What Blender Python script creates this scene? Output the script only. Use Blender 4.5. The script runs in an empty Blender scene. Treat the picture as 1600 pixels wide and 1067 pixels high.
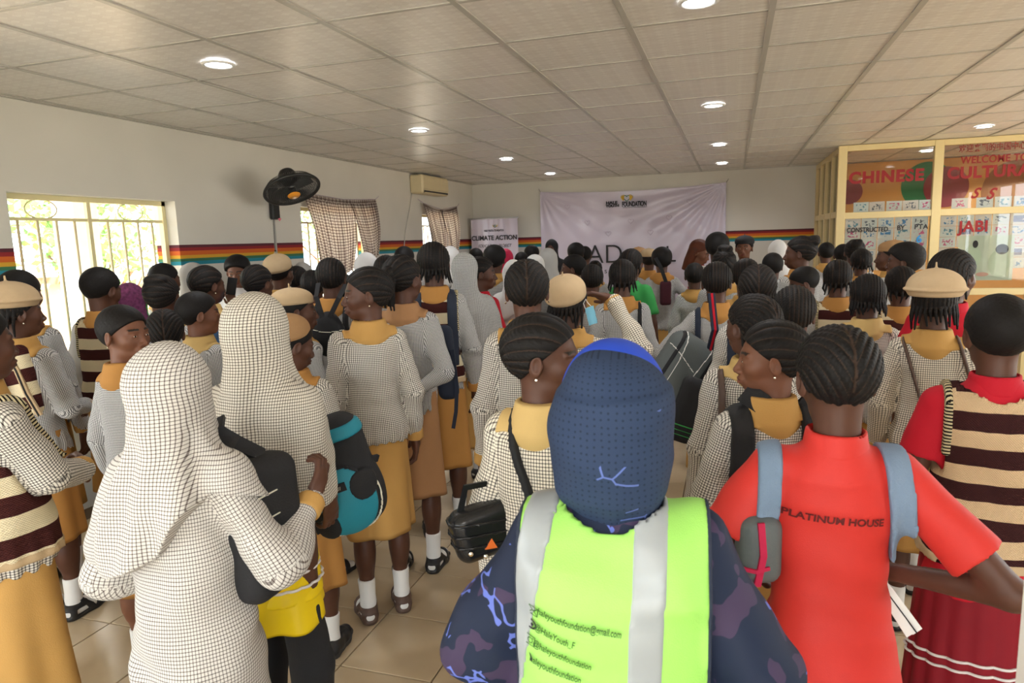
import bpy, math, random
import numpy as np
from mathutils import Vector, Matrix
from mathutils.bvhtree import BVHTree

scene = bpy.context.scene
COL = scene.collection
rng = np.random.RandomState(7)
random.seed(7)

# ------------------------------------------------------------------ camera
CAM_H = 1.70
YAW, PITCH, ROLL = 0.3130, 0.1470, -0.0302
FPX = 1066.667
_F = np.array([-math.sin(YAW)*math.cos(PITCH), math.cos(YAW)*math.cos(PITCH), -math.sin(PITCH)])
_R0 = np.array([math.cos(YAW), math.sin(YAW), 0.0]); _U0 = np.cross(_R0, _F)
_R = _R0*math.cos(ROLL)+_U0*math.sin(ROLL); _U = -_R0*math.sin(ROLL)+_U0*math.cos(ROLL)
cam_data = bpy.data.cameras.new('camera'); cam_data.lens = 24.0; cam_data.sensor_width = 36.0
cam_data.clip_start = 0.05; cam_data.clip_end = 200
cam_data.dof.use_dof = True; cam_data.dof.focus_distance = 3.0; cam_data.dof.aperture_fstop = 8.0
cam = bpy.data.objects.new('camera', cam_data); COL.objects.link(cam)
M = Matrix.Identity(4)
for r in range(3):
    M[r][0] = _R[r]; M[r][1] = _U[r]; M[r][2] = -_F[r]
M[2][3] = CAM_H
cam.matrix_world = M
scene.camera = cam

def at(u, v, zc):
    """world point at a photo direction and a metric depth"""
    d = _F+_R*(u-800)/FPX-_U*(v-533.5)/FPX
    return d*zc+np.array([0, 0, CAM_H])

# ------------------------------------------------------------------ world, sun, lights, exposure
scene.view_settings.view_transform = 'Standard'
scene.view_settings.look = 'None'
scene.view_settings.gamma = 1.0
scene.view_settings.use_curve_mapping = False
scene.view_settings.exposure = 0.0
w = bpy.data.worlds.new('sky'); scene.world = w; w.use_nodes = True
bg = w.node_tree.nodes['Background']; bg.inputs[0].default_value = (0.90, 0.96, 1.0, 1); bg.inputs[1].default_value = 7.8

def light(name, kind, loc, rot, energy, color, size=None, size_y=None, spread=None):
    d = bpy.data.lights.new(name, kind); d.energy = energy; d.color = color
    if kind == 'AREA':
        d.shape = 'RECTANGLE'; d.size = size; d.size_y = size_y or size
        if spread: d.spread = spread
    if kind == 'SUN': d.angle = 0.02
    o = bpy.data.objects.new(name, d); o.location = loc; o.rotation_euler = rot; COL.objects.link(o)
    return o
light('sun', 'SUN', (0, 0, 8), (0, math.radians(38), math.radians(25)), 30.0, (1, 0.96, 0.88))
# portals only guide the sky's light through the wall openings, the seen and the added ones
def portal(loc, rot, sx, sy):
    o = light('window_portal', 'AREA', loc, rot, 1, (1, 1, 1), sx, sy); o.data.cycles.is_portal = True
for y0, y1 in ((3.05, 4.36), (6.0, 7.42), (8.85, 10.15)):
    portal((-4.36, (y0+y1)/2, 1.5), (0, math.radians(-90), 0), 1.24, y1-y0)
for x0, x1 in ((-3.9, -.9), (-.5, 2.3)):
    portal(((x0+x1)/2, -2.42, 1.55), (math.radians(90), 0, 0), x1-x0, 1.9)
for y0, y1 in ((.3, 1.4), (2.2, 5.0), (5.6, 8.0)):
    portal((4.72, (y0+y1)/2, 1.6), (0, math.radians(90), 0), 1.6, y1-y0)

# the photographer's flash, held just above the camera
light('camera_flash', 'AREA', (-.05, -.05, 2.02), (math.radians(80), 0, YAW), 5, (1, .97, .94), .28, .2)

# ------------------------------------------------------------------ small helpers
def mesh_np(name, V, Q, uv=None, attrs=None, smooth=True, tri=False):
    """fast mesh from numpy verts and quads (or tris)"""
    n = 3 if tri else 4
    me = bpy.data.meshes.new(name)
    me.vertices.add(len(V)); me.vertices.foreach_set('co', np.asarray(V, np.float32).ravel())
    me.loops.add(len(Q)*n); me.loops.foreach_set('vertex_index', np.asarray(Q, np.int32).ravel())
    me.polygons.add(len(Q)); me.polygons.foreach_set('loop_start', np.arange(len(Q), dtype=np.int32)*n)
    me.update(calc_edges=True)
    if smooth: me.polygons.foreach_set('use_smooth', np.ones(len(Q), bool))
    if uv is not None:
        l = me.uv_layers.new(name='UVMap'); l.data.foreach_set('uv', np.asarray(uv, np.float32).ravel())
    for k, a in (attrs or {}).items():
        at_ = me.attributes.new(k, 'FLOAT', 'POINT'); at_.data.foreach_set('value', np.asarray(a, np.float32))
    me.validate()
    return me

def link(name, me, mat=None, parent=None, loc=None, rot=None, scale=None):
    o = bpy.data.objects.new(name, me); COL.objects.link(o)
    if mat is not None and me is not None and hasattr(me, 'materials') and len(me.materials) == 0:
        for m in (mat if isinstance(mat, (list, tuple)) else [mat]): me.materials.append(m)
    if parent is not None: o.parent = parent
    if loc is not None: o.location = loc
    if rot is not None: o.rotation_euler = rot
    if scale is not None: o.scale = scale
    return o

def tag(o, label=None, cat=None, group=None, kind=None):
    if label: o['label'] = label
    if cat: o['category'] = cat
    if group: o['group'] = group
    if kind: o['kind'] = kind
    return o

def empty(name, loc=(0, 0, 0), rz=0, **k):
    o = bpy.data.objects.new(name, None); COL.objects.link(o); o.location = loc; o.rotation_euler = (0, 0, rz)
    return tag(o, **k)

class MB:
    """collects boxes, cylinders, tubes, grids into one mesh"""
    def __init__(s): s.v = []; s.f = []; s.n = 0
    def add(s, V, F):
        s.v += [tuple(map(float, p)) for p in V]; s.f += [tuple(int(i)+s.n for i in f) for f in F]; s.n += len(V); return s
    def box(s, a, b, bev=0):
        x0, y0, z0 = a; x1, y1, z1 = b
        if not bev:
            V = [(x0,y0,z0),(x1,y0,z0),(x1,y1,z0),(x0,y1,z0),(x0,y0,z1),(x1,y0,z1),(x1,y1,z1),(x0,y1,z1)]
            return s.add(V, [(0,3,2,1),(4,5,6,7),(0,1,5,4),(1,2,6,5),(2,3,7,6),(3,0,4,7)])
        c = bev; V = []
        for (z, i) in ((z0, c), (z0+c, 0), (z1-c, 0), (z1, c)):
            V += [(x0+i+c*(i == 0), y0+i, z), (x1-i-c*(i == 0), y0+i, z), (x1-i, y0+i+c*(i == 0), z), (x1-i, y1-i-c*(i == 0), z),
                  (x1-i-c*(i == 0), y1-i, z), (x0+i+c*(i == 0), y1-i, z), (x0+i, y1-i-c*(i == 0), z), (x0+i, y0+i+c*(i == 0), z)]
        F = [tuple(range(7, -1, -1)), tuple(range(24, 32))]
        for k in range(3):
            for i in range(8): j = (i+1) % 8; F.append((k*8+i, k*8+j, k*8+8+j, k*8+8+i))
        return s.add(V, F)
    def tube(s, pts, r, n=8, closed=False, cap=True):
        pts = [Vector(p) for p in pts]; m = len(pts); V = []; F = []
        rr = r if isinstance(r, (list, tuple)) else [r]*m
        up = Vector((0, 0, 1)); prev = None
        for i, p in enumerate(pts):
            if closed: t = pts[(i+1) % m]-pts[i-1]
            else: t = pts[min(i+1, m-1)]-pts[max(i-1, 0)]
            t.normalize()
            if prev is None:
                a = t.cross(up)
                if a.length < 1e-3: a = t.cross(Vector((1, 0, 0)))
            else: a = prev-t*prev.dot(t)
            a.normalize(); prev = a; b = t.cross(a)
            for k in range(n):
                q = 2*math.pi*k/n; V.append(p+a*math.cos(q)*rr[i]+b*math.sin(q)*rr[i])
        for i in range(m if closed else m-1):
            j = (i+1) % m
            for k in range(n): l = (k+1) % n; F.append((i*n+k, i*n+l, j*n+l, j*n+k))
        if cap and not closed: F += [tuple(range(n-1, -1, -1)), tuple((m-1)*n+k for k in range(n))]
        return s.add(V, F)
    def lathe(s, prof, n=24, o=(0, 0, 0)):
        V = []; F = []
        for r, z in prof:
            for k in range(n): q = 2*math.pi*k/n; V.append((o[0]+r*math.cos(q), o[1]+r*math.sin(q), o[2]+z))
        for i in range(len(prof)-1):
            for k in range(n): l = (k+1) % n; F.append((i*n+k, i*n+l, (i+1)*n+l, (i+1)*n+k))
        return s.add(V, F)
    def build(s, name, mat, parent=None, loc=None, rot=None, smooth=False, scale=None):
        me = bpy.data.meshes.new(name); me.from_pydata(s.v, [], s.f)
        if smooth: me.polygons.foreach_set('use_smooth', [True]*len(me.polygons))
        me.update(); return link(name, me, mat, parent, loc, rot, scale)

# ------------------------------------------------------------------ materials
def nodemat(name):
    m = bpy.data.materials.new(name); m.use_nodes = True; nt = m.node_tree
    return m, nt, nt.nodes, nt.links, nt.nodes['Principled BSDF']
def rgba(c): return (c[0], c[1], c[2], 1)
def srgb(r, g, b):
    return tuple((x/255/12.92 if x/255 <= .04045 else ((x/255+.055)/1.055)**2.4) for x in (r, g, b))
def plain(name, col, rough=.6, metal=0, noise=.08, nscale=12, bump=.0, bscale=200, spec=.4, emit=None, estr=0, coords='Object'):
    m, nt, N, L, B = nodemat(name)
    B.inputs['Roughness'].default_value = rough; B.inputs['Metallic'].default_value = metal
    B.inputs['Specular IOR Level'].default_value = spec
    tc = N.new('ShaderNodeTexCoord'); nz = N.new('ShaderNodeTexNoise'); nz.inputs['Scale'].default_value = nscale
    L.new(tc.outputs[coords], nz.inputs['Vector'])
    mx = N.new('ShaderNodeMix'); mx.data_type = 'RGBA'
    mx.inputs[6].default_value = rgba([c*(1-noise) for c in col]); mx.inputs[7].default_value = rgba([min(1, c*(1+noise)) for c in col])
    L.new(nz.outputs['Fac'], mx.inputs[0]); L.new(mx.outputs[2], B.inputs['Base Color'])
    if bump:
        n2 = N.new('ShaderNodeTexNoise'); n2.inputs['Scale'].default_value = bscale; L.new(tc.outputs[coords], n2.inputs['Vector'])
        bp = N.new('ShaderNodeBump'); bp.inputs['Strength'].default_value = bump; bp.inputs['Distance'].default_value = .003
        L.new(n2.outputs['Fac'], bp.inputs['Height']); L.new(bp.outputs[0], B.inputs['Normal'])
    if emit: B.inputs['Emission Color'].default_value = rgba(emit); B.inputs['Emission Strength'].default_value = estr
    return m
def mth(N, L, op, a, b=None, c=None):
    n = N.new('ShaderNodeMath'); n.operation = op
    for i, x in enumerate((a, b, c)):
        if x is None: continue
        if isinstance(x, (int, float)): n.inputs[i].default_value = x
        else: L.new(x, n.inputs[i])
    return n.outputs[0]
def check(name, base, dark, pitch, wf, wv=None):
    """woven check: two sets of dark threads on a light ground, running with the cloth's UVs"""
    m, nt, N, L, B = nodemat(name); B.inputs['Roughness'].default_value = .85; B.inputs['Specular IOR Level'].default_value = .15
    uv = N.new('ShaderNodeUVMap'); uv.uv_map = 'UVMap'; sp = N.new('ShaderNodeSeparateXYZ'); L.new(uv.outputs[0], sp.inputs[0])
    def band(s, wd):
        f = mth(N, L, 'FRACT', mth(N, L, 'DIVIDE', s, pitch)); return mth(N, L, 'LESS_THAN', f, wd)
    a = band(sp.outputs[0], wf); b = band(sp.outputs[1], wv or wf)
    s = mth(N, L, 'ADD', mth(N, L, 'MULTIPLY', mth(N, L, 'MAXIMUM', a, b), .68), mth(N, L, 'MULTIPLY', mth(N, L, 'MULTIPLY', a, b), .32))
    nz = N.new('ShaderNodeTexNoise'); nz.inputs['Scale'].default_value = 6; L.new(uv.outputs[0], nz.inputs['Vector'])
    mg = N.new('ShaderNodeMix'); mg.data_type = 'RGBA'; mg.inputs[6].default_value = rgba([c*.9 for c in base]); mg.inputs[7].default_value = rgba(base)
    L.new(nz.outputs['Fac'], mg.inputs[0])
    mx = N.new('ShaderNodeMix'); mx.data_type = 'RGBA'; L.new(s, mx.inputs[0]); L.new(mg.outputs[2], mx.inputs[6]); mx.inputs[7].default_value = rgba(dark)
    L.new(mx.outputs[2], B.inputs['Base Color'])
    return m
def knit(name, c1, c2, period, duty, ph=0.0, rough=.95):
    m, nt, N, L, B = nodemat(name); B.inputs['Roughness'].default_value = rough; B.inputs['Specular IOR Level'].default_value = .1
    uv = N.new('ShaderNodeUVMap'); uv.uv_map = 'UVMap'; sp = N.new('ShaderNodeSeparateXYZ'); L.new(uv.outputs[0], sp.inputs[0])
    nz = N.new('ShaderNodeTexNoise'); nz.inputs['Scale'].default_value = 9; L.new(uv.outputs[0], nz.inputs['Vector'])
    v = mth(N, L, 'ADD', sp.outputs[1], mth(N, L, 'MULTIPLY', nz.outputs['Fac'], .012))
    f = mth(N, L, 'FRACT', mth(N, L, 'DIVIDE', mth(N, L, 'ADD', v, ph), period)); b = mth(N, L, 'LESS_THAN', f, duty)
    mx = N.new('ShaderNodeMix'); mx.data_type = 'RGBA'; L.new(b, mx.inputs[0]); mx.inputs[6].default_value = rgba(c1); mx.inputs[7].default_value = rgba(c2)
    L.new(mx.outputs[2], B.inputs['Base Color'])
    wv = mth(N, L, 'MULTIPLY', mth(N, L, 'SINE', mth(N, L, 'MULTIPLY', sp.outputs[0], 900)), mth(N, L, 'SINE', mth(N, L, 'MULTIPLY', sp.outputs[1], 900)))
    bp = N.new('ShaderNodeBump'); bp.inputs['Strength'].default_value = .6; bp.inputs['Distance'].default_value = .002
    L.new(wv, bp.inputs['Height']); L.new(bp.outputs[0], B.inputs['Normal'])
    return m
def skinmat(name, col):
    m, nt, N, L, B = nodemat(name); B.inputs['Roughness'].default_value = .5; B.inputs['Specular IOR Level'].default_value = .38
    a = N.new('ShaderNodeAttribute'); a.attribute_name = 'lip'; b = N.new('ShaderNodeAttribute'); b.attribute_name = 'brow'
    tc = N.new('ShaderNodeTexCoord'); nz = N.new('ShaderNodeTexNoise'); nz.inputs['Scale'].default_value = 25; L.new(tc.outputs['Object'], nz.inputs['Vector'])
    m0 = N.new('ShaderNodeMix'); m0.data_type = 'RGBA'; m0.inputs[6].default_value = rgba([c*.85 for c in col]); m0.inputs[7].default_value = rgba([c*1.15 for c in col])
    L.new(nz.outputs['Fac'], m0.inputs[0])
    m1 = N.new('ShaderNodeMix'); m1.data_type = 'RGBA'; L.new(a.outputs['Fac'], m1.inputs[0]); L.new(m0.outputs[2], m1.inputs[6]); m1.inputs[7].default_value = (col[0]*.9, col[1]*.6, col[2]*.75, 1)
    m2 = N.new('ShaderNodeMix'); m2.data_type = 'RGBA'; L.new(b.outputs['Fac'], m2.inputs[0]); L.new(m1.outputs[2], m2.inputs[6]); m2.inputs[7].default_value = (.012, .008, .006, 1)
    L.new(m2.outputs[2], B.inputs['Base Color'])
    return m
def hairmat(name, col, scalp):
    m, nt, N, L, B = nodemat(name); B.inputs['Roughness'].default_value = .6; B.inputs['Specular IOR Level'].default_value = .17
    a = N.new('ShaderNodeAttribute'); a.attribute_name = 'scalp'
    mx = N.new('ShaderNodeMix'); mx.data_type = 'RGBA'; L.new(a.outputs['Fac'], mx.inputs[0]); mx.inputs[6].default_value = rgba(col); mx.inputs[7].default_value = rgba(scalp)
    L.new(mx.outputs[2], B.inputs['Base Color'])
    tc = N.new('ShaderNodeTexCoord'); nz = N.new('ShaderNodeTexNoise'); nz.inputs['Scale'].default_value = 260; nz.inputs['Detail'].default_value = 3
    L.new(tc.outputs['Object'], nz.inputs['Vector'])
    bp = N.new('ShaderNodeBump'); bp.inputs['Strength'].default_value = .5; bp.inputs['Distance'].default_value = .002
    L.new(nz.outputs['Fac'], bp.inputs['Height']); L.new(bp.outputs[0], B.inputs['Normal'])
    return m
GOLD = srgb(206, 155, 74)
MAT = dict(
    skin0=skinmat('skin_deep', (.095, .038, .022)), skin1=skinmat('skin_brown', (.17, .068, .036)), skin2=skinmat('skin_warm', (.25, .10, .05)),
    hair=hairmat('braided_hair', (.011, .0095, .009), (.055, .032, .021)),
    hairb=hairmat('reddish_hair', (.10, .03, .015), (.08, .03, .02)),
    chk=check('check_cloth_fine', (.84, .80, .72), (.04, .03, .028), .0080, .37),
    chkg=check('check_cloth_grey', (.76, .76, .74), (.055, .052, .06), .0068, .41),
    chki=check('check_cloth_ivory', (.86, .79, .66), (.04, .03, .026), .0092, .33),
    grid=check('grid_cloth', (.74, .71, .66), (.05, .026, .022), .0088, .24),
    grid2=check('grid_cloth_warm', (.76, .71, .61), (.06, .04, .03), .0082, .30),
    net=check('net_curtain_cloth', (.75, .72, .68), (.09, .06, .06), .028, .42),
    gold=plain('gold_cotton', srgb(192, 148, 82), .85, noise=.06, bump=.25, bscale=350),
    gold2=plain('ochre_cotton', srgb(182, 130, 66), .85, noise=.07, bump=.25, bscale=350),
    gold3=plain('pale_yellow_cotton', srgb(206, 174, 112), .85, noise=.05, bump=.25, bscale=350),
    tan=plain('tan_cotton', srgb(168, 124, 84), .85, noise=.06, bump=.25, bscale=350),
    beret=plain('beret_wool', srgb(196, 170, 134), .95, noise=.06, nscale=40, bump=.5, bscale=500),
    beret2=plain('brown_beret_wool', srgb(168, 130, 90), .95, noise=.06, nscale=40, bump=.5, bscale=500),
    white=plain('white_knit', (.78, .77, .74), .9, noise=.04),
    whitec=plain('white_cotton', (.72, .71, .70), .85, noise=.05, bump=.2),
    greyc=plain('grey_cotton', (.42, .41, .39), .85, noise=.05, bump=.2),
    shoe=plain('black_leather', (.018, .017, .017), .45, noise=.2), sole=plain('dark_sole', (.05, .045, .04), .7),
    browns=plain('brown_leather', (.10, .06, .045), .5, noise=.2),
    black=plain('black_cloth', (.014, .014, .016), .8, noise=.2, bump=.3), blackg=plain('black_vinyl', (.012, .012, .013), .22, noise=.2, bump=.3, bscale=60),
    navy=plain('navy_strap', (.02, .028, .05), .8, bump=.3), teal=plain('teal_nylon', srgb(28, 128, 148), .6, noise=.08, bump=.3),
    greyn=plain('grey_nylon', srgb(92, 98, 98), .6, noise=.1, bump=.3), piping=plain('cream_piping', srgb(225, 220, 200), .6),
    denim=plain('blue_grey_cloth', srgb(122, 142, 166), .85, noise=.12, nscale=20, bump=.5, bscale=300),
    red=plain('red_jersey', srgb(210, 50, 42), .62, noise=.05, bump=.15, bscale=400), crimson=plain('crimson_cotton', srgb(190, 14, 38), .8, noise=.06, bump=.2),
    maroon=plain('maroon_pleated_cloth', srgb(132, 6, 26), .75, noise=.1), whiteline=plain('white_tape', (.75, .70, .68), .8),
    green=plain('green_jersey', srgb(48, 150, 72), .7), lime=plain('fluorescent_mesh', srgb(160, 222, 104), .6, noise=.03, bump=.3, bscale=500),
    silver=plain('reflective_tape', srgb(158, 164, 166), .38, metal=.0, noise=.04, spec=.6),
    yellow=plain('yellow_satin', srgb(240, 206, 10), .5, noise=.06), bluefl=plain('blue_blouse', srgb(90, 130, 180), .8, noise=.5, nscale=60),
    blue=plain('royal_blue_cloth', srgb(30, 70, 190), .7, noise=.15), pink=plain('pink_print', srgb(214, 130, 190), .7),
    magenta=plain('magenta_scarf', srgb(190, 22, 70), .7, noise=.2, nscale=40), mask=plain('surgical_mask', srgb(130, 195, 220), .8),
    knit=knit('striped_knit', srgb(228, 214, 180), srgb(70, 36, 34), .112, .5), knit2=knit('striped_knit_worn', srgb(214, 184, 146), srgb(62, 34, 34), .104, .52, .035),
    trim=knit('knit_edging', srgb(214, 200, 160), srgb(30, 26, 26), .010, .45), redstripe=knit('red_stripe_cloth', (.75, .72, .7), srgb(190, 30, 50), .045, .55),
    gloss_eye=plain('eye_white', (.75, .70, .64), .2, noise=.02), iris=plain('iris', (.015, .008, .006), .12, noise=.02),
    metal=plain('earring_metal', (.8, .75, .65), .2, metal=1), phone=plain('phone_black', (.01, .01, .012), .15),
    multi=plain('multicolour_scarf', srgb(110, 50, 90), .8, noise=.9, nscale=50), greensc=plain('green_scarf', srgb(60, 180, 80), .7),
)
def floral():
    m, nt, N, L, B = nodemat('navy_floral_cloth'); B.inputs['Roughness'].default_value = .7; B.inputs['Specular IOR Level'].default_value = .25
    tc = N.new('ShaderNodeTexCoord')
    nz = N.new('ShaderNodeTexNoise'); nz.inputs['Scale'].default_value = 7; L.new(tc.outputs['Object'], nz.inputs['Vector'])
    vo = N.new('ShaderNodeTexVoronoi'); vo.feature = 'DISTANCE_TO_EDGE'; vo.inputs['Scale'].default_value = 17
    wn = N.new('ShaderNodeTexNoise'); wn.inputs['Scale'].default_value = 13; L.new(tc.outputs['Object'], wn.inputs['Vector'])
    vm = N.new('ShaderNodeMix'); vm.data_type = 'RGBA'; vm.inputs[0].default_value = .12; L.new(tc.outputs['Object'], vm.inputs[6]); L.new(wn.outputs['Color'], vm.inputs[7]); L.new(vm.outputs[2], vo.inputs['Vector'])
    line = mth(N, L, 'MULTIPLY', mth(N, L, 'LESS_THAN', vo.outputs['Distance'], .045), mth(N, L, 'GREATER_THAN', nz.outputs['Fac'], .53))
    blot = mth(N, L, 'MULTIPLY', mth(N, L, 'GREATER_THAN', wn.outputs['Fac'], .57), .38)
    a = N.new('ShaderNodeMix'); a.data_type = 'RGBA'; L.new(blot, a.inputs[0]); a.inputs[6].default_value = rgba(srgb(27, 36, 58)); a.inputs[7].default_value = rgba(srgb(92, 66, 96))
    b = N.new('ShaderNodeMix'); b.data_type = 'RGBA'; L.new(line, b.inputs[0]); L.new(a.outputs[2], b.inputs[6]); b.inputs[7].default_value = rgba(srgb(96, 112, 190))
    L.new(b.outputs[2], B.inputs['Base Color']); return m
MAT['floral'] = floral()
def dotted():
    m, nt, N, L, B = nodemat('navy_dotted_scarf'); B.inputs['Roughness'].default_value = .8; B.inputs['Specular IOR Level'].default_value = .2
    tc = N.new('ShaderNodeTexCoord'); uv = N.new('ShaderNodeUVMap'); uv.uv_map = 'UVMap'
    vo = N.new('ShaderNodeTexVoronoi'); vo.voronoi_dimensions = '2D'; vo.inputs['Scale'].default_value = 85; vo.inputs['Randomness'].default_value = .25; L.new(uv.outputs[0], vo.inputs['Vector'])
    dot = mth(N, L, 'LESS_THAN', vo.outputs['Distance'], .17)
    n1 = N.new('ShaderNodeTexNoise'); n1.inputs['Scale'].default_value = 9; L.new(tc.outputs['Object'], n1.inputs['Vector'])
    a = N.new('ShaderNodeMix'); a.data_type = 'RGBA'; L.new(mth(N, L, 'MULTIPLY', dot, .55), a.inputs[0]); a.inputs[6].default_value = rgba(srgb(44, 58, 84)); a.inputs[7].default_value = rgba(srgb(18, 25, 42))
    v2 = N.new('ShaderNodeTexVoronoi'); v2.feature = 'DISTANCE_TO_EDGE'; v2.inputs['Scale'].default_value = 20; L.new(tc.outputs['Object'], v2.inputs['Vector'])
    ln = mth(N, L, 'MULTIPLY', mth(N, L, 'LESS_THAN', v2.outputs['Distance'], .03), mth(N, L, 'GREATER_THAN', n1.outputs['Fac'], .61))
    b = N.new('ShaderNodeMix'); b.data_type = 'RGBA'; L.new(ln, b.inputs[0]); L.new(a.outputs[2], b.inputs[6]); b.inputs[7].default_value = rgba(srgb(90, 108, 170))
    L.new(b.outputs[2], B.inputs['Base Color'])
    bp = N.new('ShaderNodeBump'); bp.inputs['Strength'].default_value = .5; bp.inputs['Distance'].default_value = .003; L.new(dot, bp.inputs['Height']); L.new(bp.outputs[0], B.inputs['Normal'])
    return m
MAT['dotted'] = dotted()
# ------------------------------------------------------------------ implicit surfaces
f32 = np.float32
class Prim:
    __slots__ = ('f', 'lo', 'hi', 'k', 'uv', 'op')
    def __init__(s, f, lo, hi, k=.02, uv=None, op='u'):
        s.f = f; s.lo = np.array(lo, float); s.hi = np.array(hi, float); s.k = k; s.uv = uv; s.op = op
def RC(a, b, ra, rb, k=.02, flat=False, op='u'):
    a = np.array(a, float); b = np.array(b, float); d = b-a; L2 = float(d@d)+1e-12; L = math.sqrt(L2); R = max(ra, rb)
    ax = d/L; e1 = np.cross(ax, [0, 1, 0.02]); e1 /= np.linalg.norm(e1)+1e-9; e2 = np.cross(e1, ax)
    def f(X, Y, Z):
        px, py, pz = X-a[0], Y-a[1], Z-a[2]
        t0 = (px*d[0]+py*d[1]+pz*d[2])/L2; t = np.clip(t0, 0, 1)
        q = np.sqrt((px-t*d[0])**2+(py-t*d[1])**2+(pz-t*d[2])**2)-(ra+(rb-ra)*t)
        if flat: q = np.maximum(q, (t0-1)*L)
        return q
    def uv(X, Y, Z):
        px, py, pz = X-a[0], Y-a[1], Z-a[2]
        t = px*ax[0]+py*ax[1]+pz*ax[2]; u = px*e1[0]+py*e1[1]+pz*e1[2]; v = px*e2[0]+py*e2[1]+pz*e2[2]
        q = (ra+rb)/2; cap = np.broadcast_to(((t < 0) | (t > L)).mean(-1, keepdims=True) > .5 if t.ndim == 2 else (t < 0), t.shape)
        return np.where(cap, u, q*np.arctan2(u, v)), np.where(cap, v, t), q*2*math.pi
    return Prim(f, np.minimum(a, b)-R, np.maximum(a, b)+R, k, uv, op)
def EL(c, r, k=.02, op='u', rot=None):
    c = np.array(c, float); r = np.array(r, float); m = float(r.min()); R = None if rot is None else np.array(rot, float)
    def f(X, Y, Z):
        x, y, z = X-c[0], Y-c[1], Z-c[2]
        if R is not None: x, y, z = (R[0][0]*x+R[1][0]*y+R[2][0]*z, R[0][1]*x+R[1][1]*y+R[2][1]*z, R[0][2]*x+R[1][2]*y+R[2][2]*z)
        e = (x/r[0])**2+(y/r[1])**2+(z/r[2])**2
        g = np.sqrt((x/r[0]**2)**2+(y/r[1]**2)**2+(z/r[2]**2)**2)+1e-6
        k0 = np.sqrt(e); return k0*(k0-1)/g
    def uv(X, Y, Z):
        x, y, z = X-c[0], Y-c[1], Z-c[2]; az = np.arctan2(x, -y); el = np.arctan2(z, np.hypot(x, y)); q = (r[0]+r[1])/2
        return q*az*np.cos(np.maximum(el, 0)), c[2]+np.where(el > 0, q*el, z), q*2*math.pi
    ext = r if R is None else np.array([r.max()]*3)
    return Prim(f, c-ext, c+ext, k, uv, op)
def LOFT(tab, k=.02, p=2.4, fold=None, op='u'):
    T = np.array(tab, float); zs = T[:, 0]; z0, z1 = zs[0], zs[-1]; am = T[:, 2].max(); bm = (np.abs(T[:, 1])+T[:, 3]).max()
    def f(X, Y, Z):
        cy = np.interp(Z, zs, T[:, 1]); a = np.interp(Z, zs, T[:, 2]); b = np.interp(Z, zs, T[:, 3]); y = Y-cy
        e = (np.abs(X/a)**p+np.abs(y/b)**p)**(1/p); d = (e-1)*np.minimum(a, b)
        if fold is not None: d = d+fold(X, y, Z)
        return np.maximum(d, np.maximum(z0-Z, Z-z1))
    def uv(X, Y, Z):
        q = (am+bm)/2*.95; return q*np.arctan2(X, -Y), Z, q*2*math.pi
    return Prim(f, (-am-.01, -bm-.01, z0), (am+.01, bm+.01, z1), k, uv, op)
def RB(c, h, r, k=.02, rot=None, op='u'):
    c = np.array(c, float); h = np.array(h, float); R = None if rot is None else np.array(rot, float)
    def f(X, Y, Z):
        x, y, z = X-c[0], Y-c[1], Z-c[2]
        if R is not None: x, y, z = (R[0][0]*x+R[1][0]*y+R[2][0]*z, R[0][1]*x+R[1][1]*y+R[2][1]*z, R[0][2]*x+R[1][2]*y+R[2][2]*z)
        qx, qy, qz = np.abs(x)-h[0]+r, np.abs(y)-h[1]+r, np.abs(z)-h[2]+r
        return np.sqrt(np.maximum(qx, 0)**2+np.maximum(qy, 0)**2+np.maximum(qz, 0)**2)+np.minimum(np.maximum(qx, np.maximum(qy, qz)), 0)-r
    ext = h if R is None else np.array([np.linalg.norm(h)]*3)
    return Prim(f, c-ext, c+ext, k, None, op)
def XF(pr, C, R):
    """a primitive given in a local frame (origin C, rotation R)"""
    C = np.array(C, float); R = np.array(R, float); cs = np.array([[x, y, z] for x in (pr.lo[0], pr.hi[0]) for y in (pr.lo[1], pr.hi[1]) for z in (pr.lo[2], pr.hi[2])])@R.T+C
    def loc(X, Y, Z):
        x, y, z = X-C[0], Y-C[1], Z-C[2]
        return R[0, 0]*x+R[1, 0]*y+R[2, 0]*z, R[0, 1]*x+R[1, 1]*y+R[2, 1]*z, R[0, 2]*x+R[1, 2]*y+R[2, 2]*z
    return Prim(lambda X, Y, Z: pr.f(*loc(X, Y, Z)), cs.min(0), cs.max(0), pr.k, (lambda X, Y, Z: pr.uv(*loc(X, Y, Z))) if pr.uv else None, pr.op)
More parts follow.
